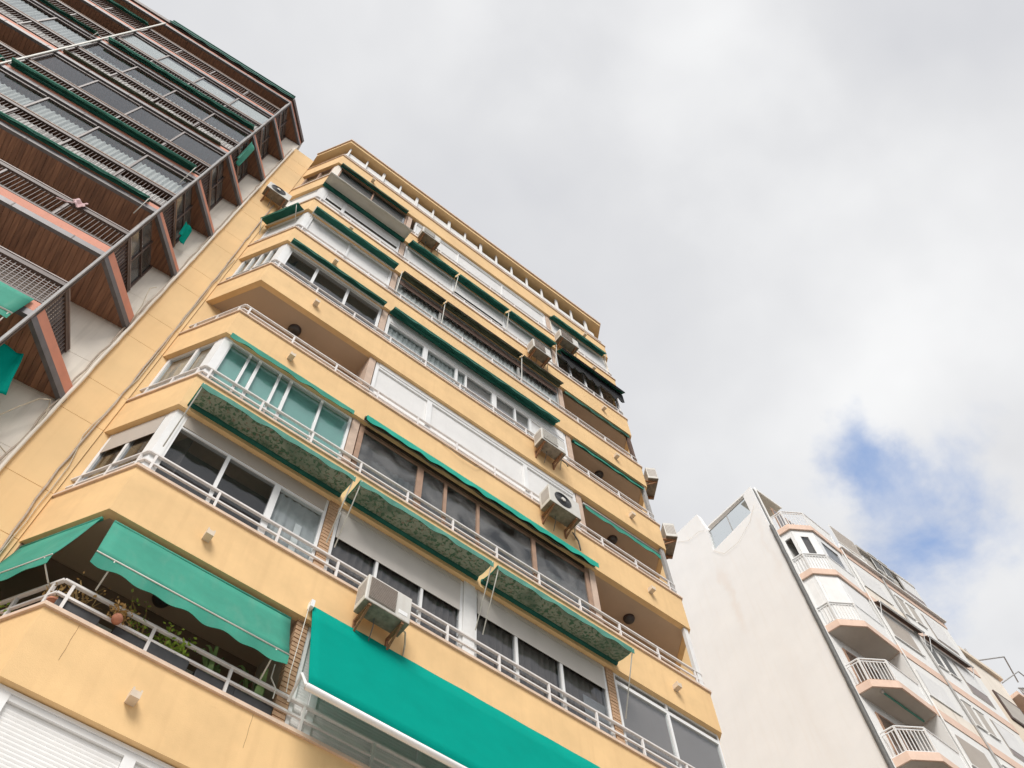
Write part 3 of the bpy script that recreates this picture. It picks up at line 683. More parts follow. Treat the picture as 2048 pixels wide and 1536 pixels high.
for (s0, s1, lb) in ((.12, 2.98, 'mouldy flower patterned awning folded flat over the dark left windows'), (3.07, 5.84, 'mouldy patterned awning over the middle, between two yellow wall gaps'), (5.93, 9.08, 'mouldy patterned awning nearest the right bay, above the long white blinds')):
    fa('awning', lb, 3, s0, s1, (.03, -.90), (.50, -.97), 'awn_green', valance=.13, lining='floral', arms=[(.01, .02, -2.30), (.99, .02, -2.30)], bar=None, rollr=.05, sag=.035, group='flat patterned awnings')
fa('awning', 'short green awning with wavy valance over the teal blinds', 3, .10, 2.80, (.0, 1.90), (.10, 1.86), 'awn_green', valance=.16, roll=None, bar=None)
t = fa('awning', 'bright green torn awning above the brown wooden windows', 3, 3.07, 8.97, (.0, 2.06), (.13, 1.96), 'awn_bright', valance=.17, roll='darkbox', bar=None, rollr=.07)
O('torn_lining', B().grid(lambda u, v: (X(3.05+5.85*u), D-.02-.07*v, zc(3)+1.90-.16*v-.05*v*math.sin(u*41)*math.sin(u*17)), 60, 3), 'awn_brown', t, solid=.006)
fa('awning', 'rolled awning with green wavy valance over the open balcony right of the fan unit', 4, 9.08, 11.5, (-.10, 1.72), (-.04, 1.58), 'awn_green', valance=.17, roll='palemetal', bar='palemetal')
fa('awning', 'dark green rolled awning above the three dark left windows', 5, .10, 2.84, (.0, 1.90), (.17, 1.80), 'awn_dark', valance=.05, bar='awn_edge', roll='trim', rollr=.025)
fa('awning', 'long dark green awning above the white sliding windows of the middle bay', 5, 3.06, 8.42, (.0, 1.93), (.20, 1.78), 'awn_dark', valance=.06, bar='awn_edge')
fa('awning', 'rolled green awning over the beige open balcony below the topmost open one', 5, 9.10, 11.6, (-.06, 1.86), (-.01, 1.74), 'awn_green', valance=.10, roll='awn_dark', bar='awn_dark')
fa('awning', 'dark green awning above the plain white left shutters', 6, .16, 2.86, (.0, 1.90), (.24, 1.76), 'awn_dark', valance=.05, bar='awn_edge', roll='trim', rollr=.025, arms=[(.0, .05, 1.30)])
awning('side_awning', 'dark green awning on the angled side next to the wall air conditioner', cpt(.12), cpt(1.26), CO, (.0, zc(6)+1.95), (.26, zc(6)+1.74), 'awn_dark', valance=.05, bar='awn_edge', roll='trim', rollr=.025, arms=[(.05, .02, zc(6)+.9), (.97, .02, zc(6)+.9)])
for (s0, s1, lb) in ((3.10, 4.55, 'first faded brown olive awning left of the white pole'), (4.60, 7.33, 'long faded brown olive awning between two white poles'), (7.38, 8.88, 'last faded brown olive awning beside the right brown pillar')):
    t = fa('awning', lb, 6, s0, s1, (.0, 1.95), (.16, 1.80), 'awn_olive', valance=.05, bar='awn_brown', group='faded olive awnings', roll='awn_olive')
    O('pole', B().tube([(X(s0-.03), D-.10, zc(6)+1.86), (X(s0-.03), D-.01, zc(6)+.35)], .012, 6), 'trim', t)
fa('awning', 'rolled dark green awning over the topmost open balcony at the right', 6, 9.10, 11.65, (-.06, 1.90), (-.02, 1.80), 'awn_dark', valance=.06, roll='awn_olive', bar='awn_edge')
fa('awning', 'pale grey canvas awning held out flat under the top left windows', 8, -.03, 2.93, (.0, -1.08), (.42, -1.17), 'canvas', valance=.05, wavy=False, roll='awn_dark', sag=.03, rollr=.07)
for i, (s0, s1, lb) in enumerate(((3.10, 4.87, 'left of three dark green awnings over the white shutters, beside the canvas one'), (4.93, 6.88, 'middle of three dark green awnings over the white shutters'), (6.95, 8.84, 'right of three dark green awnings over the white shutters, behind the air conditioner'))):
    t = fa('awning', lb, 7, s0, s1, (.0, 1.93), (.22, 1.68), 'awn_dark', valance=.05, bar='awn_edge', group='dark green awnings above the white shutters')
    O('pole', B().tube([(X(s1+.03), D-.18, zc(7)+1.72), (X(s1+.03), D-.01, zc(7)+.5)], .012, 6), 'trim', t)
t = fa('awning', 'blackened green awning with ragged black cloth at the right edge', 7, 9.10, 11.82, (.0, 1.94), (.20, 1.76), 'awn_dark', valance=.08, bar='black_cloth', valmat='black_cloth')
O('ragged_cloth', B().grid(lambda u, v: (X(9.15+2.7*u), D-.06, zc(7)+1.85-(.55+.35*abs(math.sin(u*9.3))*abs(math.cos(u*23)))*v), 70, 3), 'black_cloth', t, solid=.006)
fa('awning', 'narrow faded green awning over the top left brown window', 8, .12, 2.78, (.0, 1.90), (.10, 1.74), 'awn_olive', valance=.06, bar='awn_edge')
fa('awning', 'small dark green awning at the top right below the roof terrace', 8, 9.03, 11.5, (.0, 1.90), (.16, 1.70), 'awn_dark', valance=.06, bar='awn_edge', arms=[(.99, .02, 1.2)])
# ---- awnings of the brown building
bo = bw(0, -1)-bw(0, 0); BO = (bo.x, bo.y)
def ba(name, label, k, u0, u1, attach, front, fabric, **kw):
    a, c = bw(u0, 0), bw(u1, 0)
    return awning(name, label, (a.x, a.y), (c.x, c.y), BO, (attach[0], zb(k)+attach[1]), (front[0], zb(k)+front[1]), fabric, arms=[(u, o, zb(k)+h) for u, o, h in kw.pop('arms', [])], **kw)
ba('awning', 'green awning let down at the left edge above the dark wooden balcony', 0, -4.6, -.14, (.04, .48), (.14, -.36), 'awn_green', valance=.16, wavy=False, arms=[(.99, .0, -1.4)], roll=None)
ba('awning', 'dark green rolled awning below the white net curtains with rags', 2, -4.7, -.28, (.02, .40), (.12, .30), 'awn_dark', valance=.05, bar='awn_edge', barr=.025, arms=[(1, .0, -.55)])
ba('awning', 'longest pale green and dark green rolled awning across the brown building', 3, -4.72, -.18, (.02, .52), (.16, .42), 'awn_dark', valance=.05, bar='awn_edge', barr=.035, arms=[(1, .02, -.75)])
t = ba('awning', 'thin olive rolled awning across the middle of the brown building', 4, -4.7, -.3, (.02, .42), (.08, .34), 'awn_olive', valance=.03, bar='awn_olive', roll='awn_olive', rollr=.03)
ba('awning', 'sagging green rolled awning below the pale blinds of the brown building', 5, -4.66, -.08, (.02, .55), (.14, .38), 'awn_dark', valance=.07, bar='awn_edge', barr=.035, sag=.06)
ba('awning', 'black green awning hanging over the roof edge of the brown building', 7, -4.78, -.02, (.05, 1.06), (.10, .58), 'awn_dark', valance=.10, valmat='awn_dark', bar='awn_dark', roll='awn_dark', rollr=.06)
ba('awning', 'dark green rolled awning with white bracket in the far left section', 5, -9.4, -4.95, (.02, .45), (.12, .30), 'awn_dark', valance=.04, bar='awn_olive', arms=[(1, .02, -.2)])
ba('awning', 'pale green rolled awning above the rust balcony at the left edge', 3, -9.4, -4.86, (.02, .46), (.12, .30), 'awn_green', valance=.05, bar='awn_edge', arms=[(1, .02, -.75)])
ba('awning', 'green awning roll of the topmost far left balcony', 6, -9.4, -4.9, (.02, 1.7), (.10, 1.55), 'awn_dark', valance=.05, bar='awn_edge')
def cloth(name, label, k, pts, mat, cat):
    t = thing(name, tuple(bw(*pts[0][:2], zb(k)+pts[0][2])), label, cat)
    (a, b_, c, d_) = [bw(u, v, zb(k)+h) for u, v, h in pts]
    O('cloth', B().grid(lambda u, v: (a.lerp(b_, u)).lerp(d_.lerp(c, u), v)+Vector((.03*math.sin(u*11), .04*math.sin(u*9+v*3), .03*math.sin(v*7))), 16, 12), mat, t, solid=.006, smooth=True)
    return t
cloth('hanging_cloth', 'green cloth hanging inside the angled balcony at the left edge', -1, [(-.5, .45, 2.6), (.22, .50, 2.84), (.48, .55, 1.7), (-.5, .50, 1.2)], 'awn_teal', 'cloth')
cloth('hanging_cloth', 'faded green cloth hung on the angled end high on the brown building', 4, [(.12, .12, 2.75), (.30, .34, 2.75), (.34, .40, .75), (.16, .20, .85)], 'awn_green', 'cloth')
cloth('hanging_cloth', 'green cloth on the angled end beside the rusty brown planks', 2, [(.36, .62, 2.0), (.56, .92, 2.3), (.62, 1.0, 1.5), (.42, .72, 1.35)], 'awn_teal', 'cloth')
t = thing('hanging_rag', tuple(bw(-1.05, -.02, zb(1)+1.55)), 'pink rag knotted over the handrail of the brown balcony', 'rag')
O('cloth', B().grid(lambda u, v: bw(-1.16+.22*u+.02*math.sin(v*9), -.03-.03*math.sin(u*8), zb(1)+1.62-.30*v*(1-.5*abs(u-.5))), 8, 6), 'pink', t, solid=.008)
O('ribbon', B().tube([bw(-1.1, -.04, zb(1)+1.38), bw(-1.2, -.06, zb(1)+1.2), bw(-1.38, -.05, zb(1)+1.16)], .012, 5), 'pink', t)

# ================================================================== air conditioners
def acunit(label, loc, wdt=.78, hgt=.58, dep=.30, off=.10, rz=0, style='grille', bracket='rust'):
    t = thing('air_conditioner', loc, label, 'air conditioner', 'air conditioners on the yellow building', rz+random.uniform(-.015, .015), org=(0, 0, 0)); t.rotation_euler.y = random.uniform(-.02, .02)
    h = wdt/2; y0, y1 = -off-dep, -off
    O('housing', B().box(-h, h, y0, y1, .012, hgt), 'acwhite', t, bevel=.015)
    O('bottom_plate', B().box(-h+.005, h-.005, y0+.004, y1-.004, 0, .011), 'acbottom', t)
    if style == 'fan':
        c = (-h*.12, y0-.001, hgt*.52)
        O('fan_ring', B().lathe(c, [(.235, 0), (.235, .012), (.205, .016), (.205, .004)], 28, 'y'), 'acdark', t)
        O('fan_hub', B().lathe(c, [(.06, .0), (.06, .03), (.04, .034)], 16, 'y'), 'acwhite', t)
        O('fan_grille', B().lathe(c, [(.204, .004), (.204, .006)], 28, 'y'), 'acdark', t)
        g_ = B()
        for k in range(4):
            r = .09+.035*k
            g_.tube([(c[0]+r*math.cos(a*math.pi/12), y0-.016, c[2]+r*math.sin(a*math.pi/12)) for a in range(25)], .004, 4)
        O('fan_guard', g_, 'acdark', t, kind='stuff')
    else:
        a, b_ = -h+.05, h*.30
        O('front_grille', B().box(a, b_, y0-.012, y0-.001, .07, hgt-.05), 'acgrille', t)
        g_ = B(); zz = .085
        while zz < hgt-.06: g_.box(a, b_, y0-.022, y0-.012, zz, zz+.012); zz += .03
        O('grille_slats', g_, 'acgrille' if style == 'grille' else 'acwhite', t, kind='stuff')
        O('label_plate', B().box(h*.45, h*.85, y0-.004, y0-.0005, .12, .20), 'whitepvc', t)
    v = B()
    for k in range(7): v.box(-h-.004, -h-.0005, y0+.03+k*.036, y0+.05+k*.036, .12, hgt-.10)
    O('side_vents', v, 'acgrille', t, kind='stuff')
    rr_ = random.uniform(.0, .10)
    O('pipe', B().tube([(h*.96, -off-.06, .16), (h+.05+rr_*.5, -off-.05, .13), (h+.09+rr_, -off*.5, .02), (h+.10+rr_, -.02, -.10-rr_)], .014, 6), 'cable_pale', t, smooth=True)
    O('drain_hose', B().tube([(-h*.2, -off-.08, 0), (-h*.2+.02, -off-.05, -.12), (-h*.2+.05, -.02, -.30-rr_)], .008, 5), 'pipe_grey', t)
    for sx in (-h*.72, h*.72):
        O('bracket', B().box(sx-.022, sx+.022, y0+.02, 0, -.045, -.002).bar((sx, y0+.05, -.045), (sx, -.01, -.28), .03).box(sx-.02, sx+.02, -.03, 0, -.30, -.046), bracket, t)
    return t
acunit('beige grille air conditioner on the yellow wall left of the teal awning', (X(3.95), D, zc(2)-.60), style='grille', off=.12)
acunit('large air conditioner with black round fan, lowest at the right pillar', (X(7.90), D, zc(4)-.33), wdt=.88, hgt=.66, dep=.34, style='fan')
acunit('air conditioner on rusty shelf under the end of the long green awning', (X(7.86), D, zc(5)-.50), wdt=.76, style='slat')
acunit('air conditioner under the three dark green awnings, left of a higher one', (X(7.95), D, zc(7)-.58), wdt=.70, style='grille')
acunit('highest air conditioner at the right pillar, above the ragged black awning', (X(9.32), D, zc(8)-.80), wdt=.80, style='grille')
acunit('air conditioner below the roof terrace right of the grey canvas awning', (X(3.66), D, zc(8)-.18), wdt=.70, hgt=.55, off=.05, style='slat')
acunit('stained air conditioner with round fan on the plain wall beside the brown building', (X(-.92), WP-.02, zc(7)+.72), wdt=.74, hgt=.56, style='fan', bracket='rust')
rza = math.atan2(CX, CY) ; 
for n_, zz, lb in ((6, 22.85, 'upper of two air conditioners sticking out past the right edge against the sky'), (5, 19.95, 'lower of two air conditioners at the right edge, before the white building')):
    acunit(lb, (XR+.22*CX/ .684, D+.22*CY/.684, zz), wdt=.72, hgt=.60, style='slat', off=.16, rz=math.pi/2-math.atan2(CX, CY))
# ceiling lamps
def ceilamp(label, s, y, n, r=.13):
    t = thing('ceiling_lamp', (X(s), y, zc(n)+1.95), label, 'lamp', 'round balcony ceiling lamps', org=(0, 0, 0))
    O('lamp_base', B().lathe((0, 0, -.03), [(r, 0), (r, .03)], 20), 'brownmetal', t)
    O('lamp_shade', B().lathe((0, 0, -.11), [(r*.35, 0), (r*.75, .02), (r*.93, .055), (r*.93, .078)], 20), 'lampglass', t, smooth=True)
ceilamp('round lamp on the ceiling of the lowest open right balcony', 10.45, 8.69, 3)
ceilamp('dark round lamp under the ceiling of the left open balcony', 1.20, 8.67, 4, .15)
ceilamp('round lamp half hidden behind the wavy green valance at right', 10.46, 8.68, 4)
ceilamp('round lamp just above the rail of the beige right balcony', 10.41, 8.61, 5)
ceilamp('dark lamp partly behind the lowered green awning above the plants', 1.23, 8.97, 1)
# ================================================================== plants on the lowest open balcony
def potted(label, s, y, kind, pot, n=1, hgt=.4, group='potted plants behind the lowest white railing'):
    z = zc(n)+.10 if pot != 'hang' else zc(n)+.24
    t = thing('potted_plant', (X(s), y, z), label, 'plant', group, org=(0, 0, 0))
    if pot == 'box': O('planter', B().box(-.26, .26, -.09, .09, -.02, .20), 'planter', t, bevel=.01); top = .20; sp = .22
    elif pot == 'hang': O('clay_face', B().lathe((0, 0, 0), [(.02, -.01), (.055, .02), (.066, .07), (.05, .11), (.035, .12)], 14), 'terracotta', t, smooth=True); top = .11; sp = .03
    else: O('pot', B().lathe((0, 0, 0), [(.065, 0), (.09, .14), (.10, .14), (.10, .175), (.085, .175)], 16), 'terracotta', t, smooth=True); top = .165; sp = .05
    b = B(); st = B()
    if kind == 'aloe':
        for i in range(11):
            a = random.uniform(0, 6.28); l = random.uniform(.36, .62); cu = random.uniform(.1, .55); base = Vector((random.uniform(-sp, sp)*.5, 0, top-.03))
            def lf(u, v):
                r = l*v*cu+.02; w_ = .034*(1-v)**.7+.003; p = base+Vector((math.cos(a)*r, math.sin(a)*r*.8, l*math.sin(v*2.2)*.85))
                return p+Vector((-math.sin(a), math.cos(a), 0))*(u-.5)*2*w_
            b.grid(lf, 2, 7)
        m = 'leaf_aloe'
    else:
        cnt = {'fern': 150, 'dry': 44, 'shrub': 56}[kind]
        for i in range(16):
            a = random.uniform(0, 6.28); e_ = Vector((random.uniform(-sp, sp)+.16*math.cos(a), .10*math.sin(a), top+random.uniform(.35, 1)*hgt)); s0 = Vector((random.uniform(-sp, sp)*.6, 0, top-.03))
            st.tube([s0, s0.lerp(e_, .5)+Vector((0, 0, .05)), e_], .004, 4)
            for q in range(cnt//8):
                p = s0.lerp(e_, random.uniform(.25, 1.05))+Vector((random.gauss(0, .035), random.gauss(0, .03), random.gauss(0, .03)))
                d_ = Vector((random.gauss(0, 1), random.gauss(0, 1), random.gauss(.2, .8))).normalized(); w_ = d_.cross(Vector((.3, .2, 1))).normalized(); l = random.uniform(.03, .07)
                b.add([p, p+d_*l*.5+w_*l*.28, p+d_*l, p+d_*l*.5-w_*l*.28], [(0, 1, 2, 3)])
        m = 'leaf' if kind != 'dry' else 'leaf_dry'
        O('stems', st, 'leaf_dry', t)
    O('leaves', b, m, t, kind='stuff')
potted('clay pot with dry plant behind the white railing corner', .07, D+.17, 'dry', 'pot', hgt=.32)
potted('dry brown plant just right of the railing corner', .33, D+.16, 'dry', 'box', hgt=.45)
potted('clay hanging pot with dry stalks fixed to the white railing', .74, D-.02, 'dry', 'hang', hgt=.10)
potted('tall thin shrub in a dark box behind the railing', 1.03, D+.16, 'shrub', 'box', hgt=.62)
potted('bright green fern in a dark box beside a railing post', 1.45, D+.13, 'fern', 'box', hgt=.42)
potted('curling aloe in a dark box in the middle of the railing', 2.08, D+.16, 'aloe', 'box')
potted('green aloe in a dark box beside the brick pillar', 2.60, D+.16, 'aloe', 'box')
potted('green leafy plant on the angled side of the lowest railing', -.25, D+.75, 'shrub', 'pot', hgt=.35)
t = thing('hanging_rod', (X(2.8), D-.02, zc(1)+1.0), 'bent white rod hanging beside the brick pillar', 'rod')
O('rod_tube', B().tube([(X(2.70), D-.02, zc(1)+.85), (X(2.70), D-.02, zc(1)+.62), (X(2.80), D-.01, zc(1)+.50), (X(2.80), D, zc(1)+.35)], .009, 5), 'trim', t)
# ================================================================== cables
def cable(label, pts, r, mat='cable', wob=.012, cat='cable'):
    pts = [Vector(p) for p in pts]; out = []
    for a, c in zip(pts[:-1], pts[1:]):
        m = max(2, int((c-a).length/.35))
        for i in range(m): out.append(a.lerp(c, i/m)+Vector((random.gauss(0, wob), 0, 0)))
    out.append(pts[-1]); t = O('cable', B().tube(out, r, 6), mat, None, smooth=True); return tag(t, label, cat, 'cables on the plain wall strip')
yw = WP-.045
cable('thick cable running up the middle of the yellow wall strip', [(-.62, yw, 2), (-.64, yw, 9.9), (-.70, yw, 11.8), (-.66, yw, 14), (-.65, yw, 20.1), (-.68, yw, 25.2), (-.66, yw, 27)], .017, 'cable', .006)
cable('thin cable loosely following the thick one on the yellow wall strip', [(-.59, yw-.01, 4), (-.61, yw, 12), (-.73, yw, 12.8), (-.62, yw, 15), (-.63, yw, 19.5), (-.60, yw, 22)], .008, 'cable_pale', .01)
cable('pale pipe in the corner between brown and yellow building', [(-1.30, yw-.03, 2), (-1.31, yw-.03, 33.2)], .032, 'cream', .004, 'pipe')
cable('brown cable bundle beside the corner pipe', [(-1.36, yw-.03, 2), (-1.37, yw-.02, 14), (-1.35, yw-.03, 20), (-1.37, yw-.02, 33)], .016, 'cable', .012)
cable('loose pale cable looping over the cream wall at left', [(-2.35, WP-.1, 9.6), (-1.9, WP-.2, 11.6), (-1.55, WP-.25, 12.75), (-1.42, WP-.2, 12.95), (-1.34, WP-.12, 12.7), (-1.33, WP-.08, 12.2)], .010, 'cable_pale', .01)
cable('loose cable fanning out above the third salmon slab end', [(-1.34, WP-.08, 16.3), (-1.40, WP-.15, 17.2), (-1.52, WP-.2, 17.9), (-1.45, WP-.1, 18.3)], .009, 'cable_pale', .01)
cable('loose cable lying beside the one above the third salmon slab end', [(-1.33, WP-.08, 16.2), (-1.36, WP-.18, 17.4), (-1.30, WP-.2, 18.2)], .007, 'cable', .01)
for i in range(5):
    cable(['lowest', 'second', 'third', 'fourth', 'highest'][i]+' of five tangled thin cables on the cream wall at lower left', [(-2.4+random.uniform(-.2, .2), WP-.08, 9.3+i*.35), (-2.0+random.uniform(-.1, .1), WP-.14, 9.9+i*.35+random.uniform(-.3, .3)), (-1.6, WP-.12, 10.3+i*.32), (-1.35, WP-.07, 9.9+i*.4)], .008, 'cable' if i % 2 else 'cable_pale', .03)
cable('dark hose hanging from the fan air conditioner', [(X(8.40), D-.06, zc(4)-.30), (X(8.52), D-.08, zc(4)-.55), (X(8.55), D-.07, zc(4)-.85)], .017, 'pipe_grey', .004, 'hose')
cable('short dark cable stub by the air conditioner on the rusty shelf', [(X(8.25), D-.04, zc(5)-.02), (X(8.55), D-.05, zc(5)-.12), (X(8.60), D-.06, zc(5)-.25)], .014, 'pipe_grey', .004)
cable('thin wire sagging below the rail of the white shutters', [(X(4.9), D-.03, zc(4)-.02), (X(5.3), D-.05, zc(4)-.16), (X(5.75), D-.05, zc(4)-.15), (X(5.9), D-.03, zc(4)-.02)], .007, 'cable', .003)
# ================================================================== white building on the other side of the gap
WX, WY, FB = 22.42, 10.0, 9.06             # corner, facade plane, front of the projecting bays
WB = thing('apartment_building', (WX, WY, GZ), 'white building with blank side wall and salmon edged angular balconies at right', 'building')
def wz(i): return 19.95+2.99*i             # top of the balcony slab edge, i = 0 lowest in view
side = [(10.0, GZ), (10.0, 34.98), (10.28, 34.98), (10.50, 34.80), (10.50, 33.50), (12.90, 33.40), (12.82, 35.0), (13.03, 36.45), (24, 36.9), (24, GZ)]
def yzprism(b, pts, x0, x1):
    n = len(pts); return b.add([(x0, y, z) for y, z in pts]+[(x1, y, z) for y, z in pts], [tuple(range(n)), tuple(range(n, 2*n))[::-1]]+[(i, n+i, n+(i+1) % n, (i+1) % n) for i in range(n)])
O('side_wall', yzprism(B(), side, WX, WX+.28), 'whitewall', WB)
O('parapet_beam', B().bar((WX+.14, 10.1, 34.96), (WX+.14, 12.75, 35.14), .20, .10), 'whitewall', WB)
wd = O('wind_screen', yzprism(B(), [(10.52, 33.5), (12.86, 33.42), (12.80, 34.88), (10.52, 34.86)], WX+.12, WX+.14), 'glass', WB)
O('screen_frame', B().bar((WX+.13, 10.55, 34.84), (WX+.13, 12.8, 34.90), .04).bar((WX+.13, 11.7, 33.5), (WX+.13, 11.7, 34.9), .03), 'palemetal', wd)
O('body', B().box(WX+.281, 32.3, WY, 24, GZ, 31.94), 'whiteplaster', WB)
O('bay', B().box(25.62, 32.2, FB, WY-.001, GZ, 31.93), 'whiteplaster', WB)
O('terrace_wall', B().box(WX+.285, 32.2, 11.5, 12, 31.94, 33.4), 'peach', WB)
O('roof_canopy', B().box(WX+.30, 24.3, 9.95, 10.9, 34.90, 34.96), 'canvas', WB)
O('canopy_fringe', B().box(WX+.30, 24.3, 9.91, 9.948, 34.84, 34.98), 'whiteplaster', WB)
cable('dark rainwater pipe down the corner of the white building', [(WX-.03, WY-.08, 10), (WX-.02, WY-.08, 31.8)], .085, 'pipe_grey', .006, 'pipe')
cable('pale pipe beside the dark rainwater pipe of the white building', [(WX+.22, WY-.06, 10), (WX+.22, WY-.06, 35)], .04, 'whiteplaster', .003, 'pipe')
cable('thin wire sagging across the top of the blank white side wall', [(WX-.02, 14.5, 35.9), (WX-.04, 13.9, 35.3), (WX-.05, 13.2, 35.2), (WX-.03, 12.95, 35.0)], .005, 'cable_pale', .004)
cable('thin wire looping below the glass screen of the white side wall', [(WX-.03, 12.9, 33.4), (WX-.05, 12.4, 32.6), (WX-.05, 11.6, 32.5), (WX-.04, 10.7, 33.0), (WX-.03, 10.2, 33.7)], .005, 'cable_pale', .004)
O('corner_strip', B().box(WX+.12, WX+.16, WY-.03, WY-.001, GZ, 34.9), 'pipe_grey', WB)
PL = [(22.84, 9.999), (22.96, 9.50), (23.80, 8.97), (25.60, 9.05)]
def off(pl, o):
    c = Vector((24.4, 10.4)); return [tuple(Vector(p)+(Vector(p)-c).normalized()*o) for p in pl]
BAL = meshonly(B().box(-.012, .012, -.012, .012, 0, .92), 'whitepvc', 'baluster')
for i in range(-5, 5):
    z = wz(i)
    sl_ = O('balcony_slab', B().prism(PL+[(25.60, 9.999)], z-.32, z), 'salmon_light', WB)
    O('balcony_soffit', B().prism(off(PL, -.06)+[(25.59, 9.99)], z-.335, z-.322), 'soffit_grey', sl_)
    # salmon band along the projecting bay
    O('floor_band', B().box(25.625, 32.25, FB-.03, FB-.001, z-.40, z+.06), 'salmon_light', WB)
    # railing
    q = off(PL, -.06); tr_ = B(); bt = B()
    for a, c in zip(q[:-1], q[1:]):
        tr_.bar((*a, z+1.02), (*c, z+1.02), .05, .035).bar((*a, z+.90), (*c, z+.90), .03, .03); bt.bar((*a, z+.05), (*c, z+.05), .03, .03)
    for a in q: tr_.box(a[0]-.03, a[0]+.03, a[1]-.03, a[1]+.03, z, z+1.02)
    rl = O('railing', tr_, 'whitepvc', WB); O('bottom_rail', bt, 'whitepvc' if i != 1 else 'rust', rl)
    for a, c in zip(q[:2], q[1:3]):
        L_ = (Vector(c)-Vector(a)).length; m = int(L_/.115)
        for k in range(1, m): p_ = Vector(a).lerp(Vector(c), k/m); instm(BAL, 'baluster', rl, (p_.x, p_.y, z+.0))
    a, c = q[2], q[3]
    O('solid_panel', B().bar((*a, z+.46), (*c, z+.46), .02, .86), 'whiteplaster', rl)
    # balcony enclosures on two storeys
    if i in (2, 3):
        e = off(PL, -.12); gl = i == 3
        bx_ = B()
        for a, c in zip(e[:-1], e[1:]):
            a, c = Vector(a), Vector(c); d_ = (c-a).normalized(); L_ = (c-a).length
            if gl:
                m = .30 if L_ > .7 else .10
                for (u0, u1) in ((0, m), (L_-m, L_)):
                    bx_.bar((*(a+d_*(u0+u1)/2), z), (*(a+d_*(u0+u1)/2), z+2.66), .06, u1-u0, up=(d_.x, d_.y, 0))
                bx_.bar((*(a+d_*m), z+2.46), (*(c-d_*m), z+2.46), .06, .40).bar((*(a+d_*m), z+.5), (*(c-d_*m), z+.5), .06, 1.0)
            else: bx_.bar((*a, z+1.33), (*c, z+1.33), .06, 2.66)
        en = O('enclosure', bx_, 'whitepvc', WB)
        for a, c in zip(e[:-1], e[1:]):
            a, c = Vector(a), Vector(c); d_ = (c-a).normalized(); L_ = (c-a).length; nrm = Vector((d_.y, -d_.x))
            if gl and L_ > .7:
                O('pane', B().bar((*(a+d_*.3), z+1.63), (*(c-d_*.3), z+1.63), .012, 1.26), 'glass_dark', en)
                if a.x > 23.5: O('blind', B().bar((*(a+d_*.3-nrm*.03), z+1.50), (*(c-d_*.3-nrm*.03), z+1.50), .01, .98), 'mauve_blind', en)
                else: O('blind', B().bar((*(a+d_*.3-nrm*.06), z+1.63), (*(c-d_*.3-nrm*.06), z+1.63), .01, 1.26), 'room', en)
            elif not gl:
                for h0, h1 in ((.12, .95), (1.08, 2.52)):
                    O('shutter_panel', B().bar((*(a+d_*.12+nrm*.035), z+(h0+h1)/2), (*(c-d_*.12+nrm*.035), z+(h0+h1)/2), .02, h1-h0), 'shutter', en)
    else:   # balcony door and window in the recess
        dr = O('balcony_door', B().box(23.3, 25.2, WY-.04, WY-.001, z, z+2.15), 'woodframe', WB)
        for k in (0, 1): O('pane', B().box(23.38+k*.93, 24.18+k*.93, WY-.046, WY-.041, z+.1, z+2.05), 'glass_dark', dr)
    # windows and fixed panels of the projecting bay
    for (x0, x1, kind) in ((25.95, 27.55, 'panel'), (28.55, 29.0, 'win'), (29.25, 29.7, 'win'), (30.2, 31.6, 'recess')):
        if kind == 'panel':
            w = O('window', B().box(x0, x1, FB-.02, FB-.002, z+.75, z+2.1), 'whiteplaster', WB)
            O('shutter', slats(B(), x0+.06, x1-.06, FB-.03, z+.81, z+2.04), 'shutter' if i % 2 else 'blind_beige', w)
            O('sill', B().box(x0-.06, x1+.06, FB-.06, FB-.021, z+.70, z+.747), 'whiteplaster', w)
            if i % 2 == 1: O('tiled_apron', B().box(x0, x1+.8, FB-.018, FB-.002, z, z+.66), 'cream', WB)
        elif kind == 'win':
            w = O('window', B().box(x0-.04, x1+.04, FB-.015, FB-.001, z+.9, z+2.1), 'whiteplaster', WB)
            O('pane', B().box(x0, x1, FB-.022, FB-.016, z+.95, z+2.05), 'soffit_grey' if i % 2 else 'pipe_grey', w)
            O('lintel', B().box(x0-.08, x1+.08, FB-.05, FB-.016, z+2.102, z+2.15), 'whiteplaster', w)
            O('sill', B().box(x0-.08, x1+.08, FB-.06, FB-.016, z+.85, z+.897), 'whiteplaster', w)
        else:
            w = O('window', B().box(x0, x1, FB-.015, FB-.001, z+.5, z+2.2), 'soffit_grey', WB)
            O('pane', B().box(x0+.06, x1-.06, FB-.022, FB-.016, z+.56, z+2.14), 'mauve_blind', w)
            O('shutter', slats(B(), x0+.06, x1-.06, FB-.03, z+.62+.5*((i*7) % 3)/2, z+2.12), 'shutter', w)
for x in (28.16, 25.66):
    cable('grey drainpipe on the front of the white building' if x > 27 else 'white drainpipe beside the angular balconies of the white building', [(x, FB-.06, 8), (x, FB-.06, 32.2)], .04 if x > 27 else .03, 'palemetal' if x > 27 else 'whiteplaster', .004, 'pipe')
O('roof_cornice', B().box(25.60, 32.3, FB-.16, FB-.031, 31.90, 32.0), 'whiteplaster', WB)
O('penthouse', B().box(27.75, 31.3, FB+.12, 14, 31.945, 33.72), 'whiteplaster', WB)
O('penthouse_roof', B().box(27.62, 31.5, FB-.05, 14, 33.724, 33.88), 'soffit_grey', WB)
for x in (28.0, 28.85, 29.7, 30.5):
    w = O('penthouse_window', B().box(x, x+.62, FB+.10, FB+.119, 32.4, 33.5), 'whitepvc', WB); O('pane', B().box(x+.06, x+.56, FB+.09, FB+.098, 32.46, 33.44), 'soffit_grey', w)
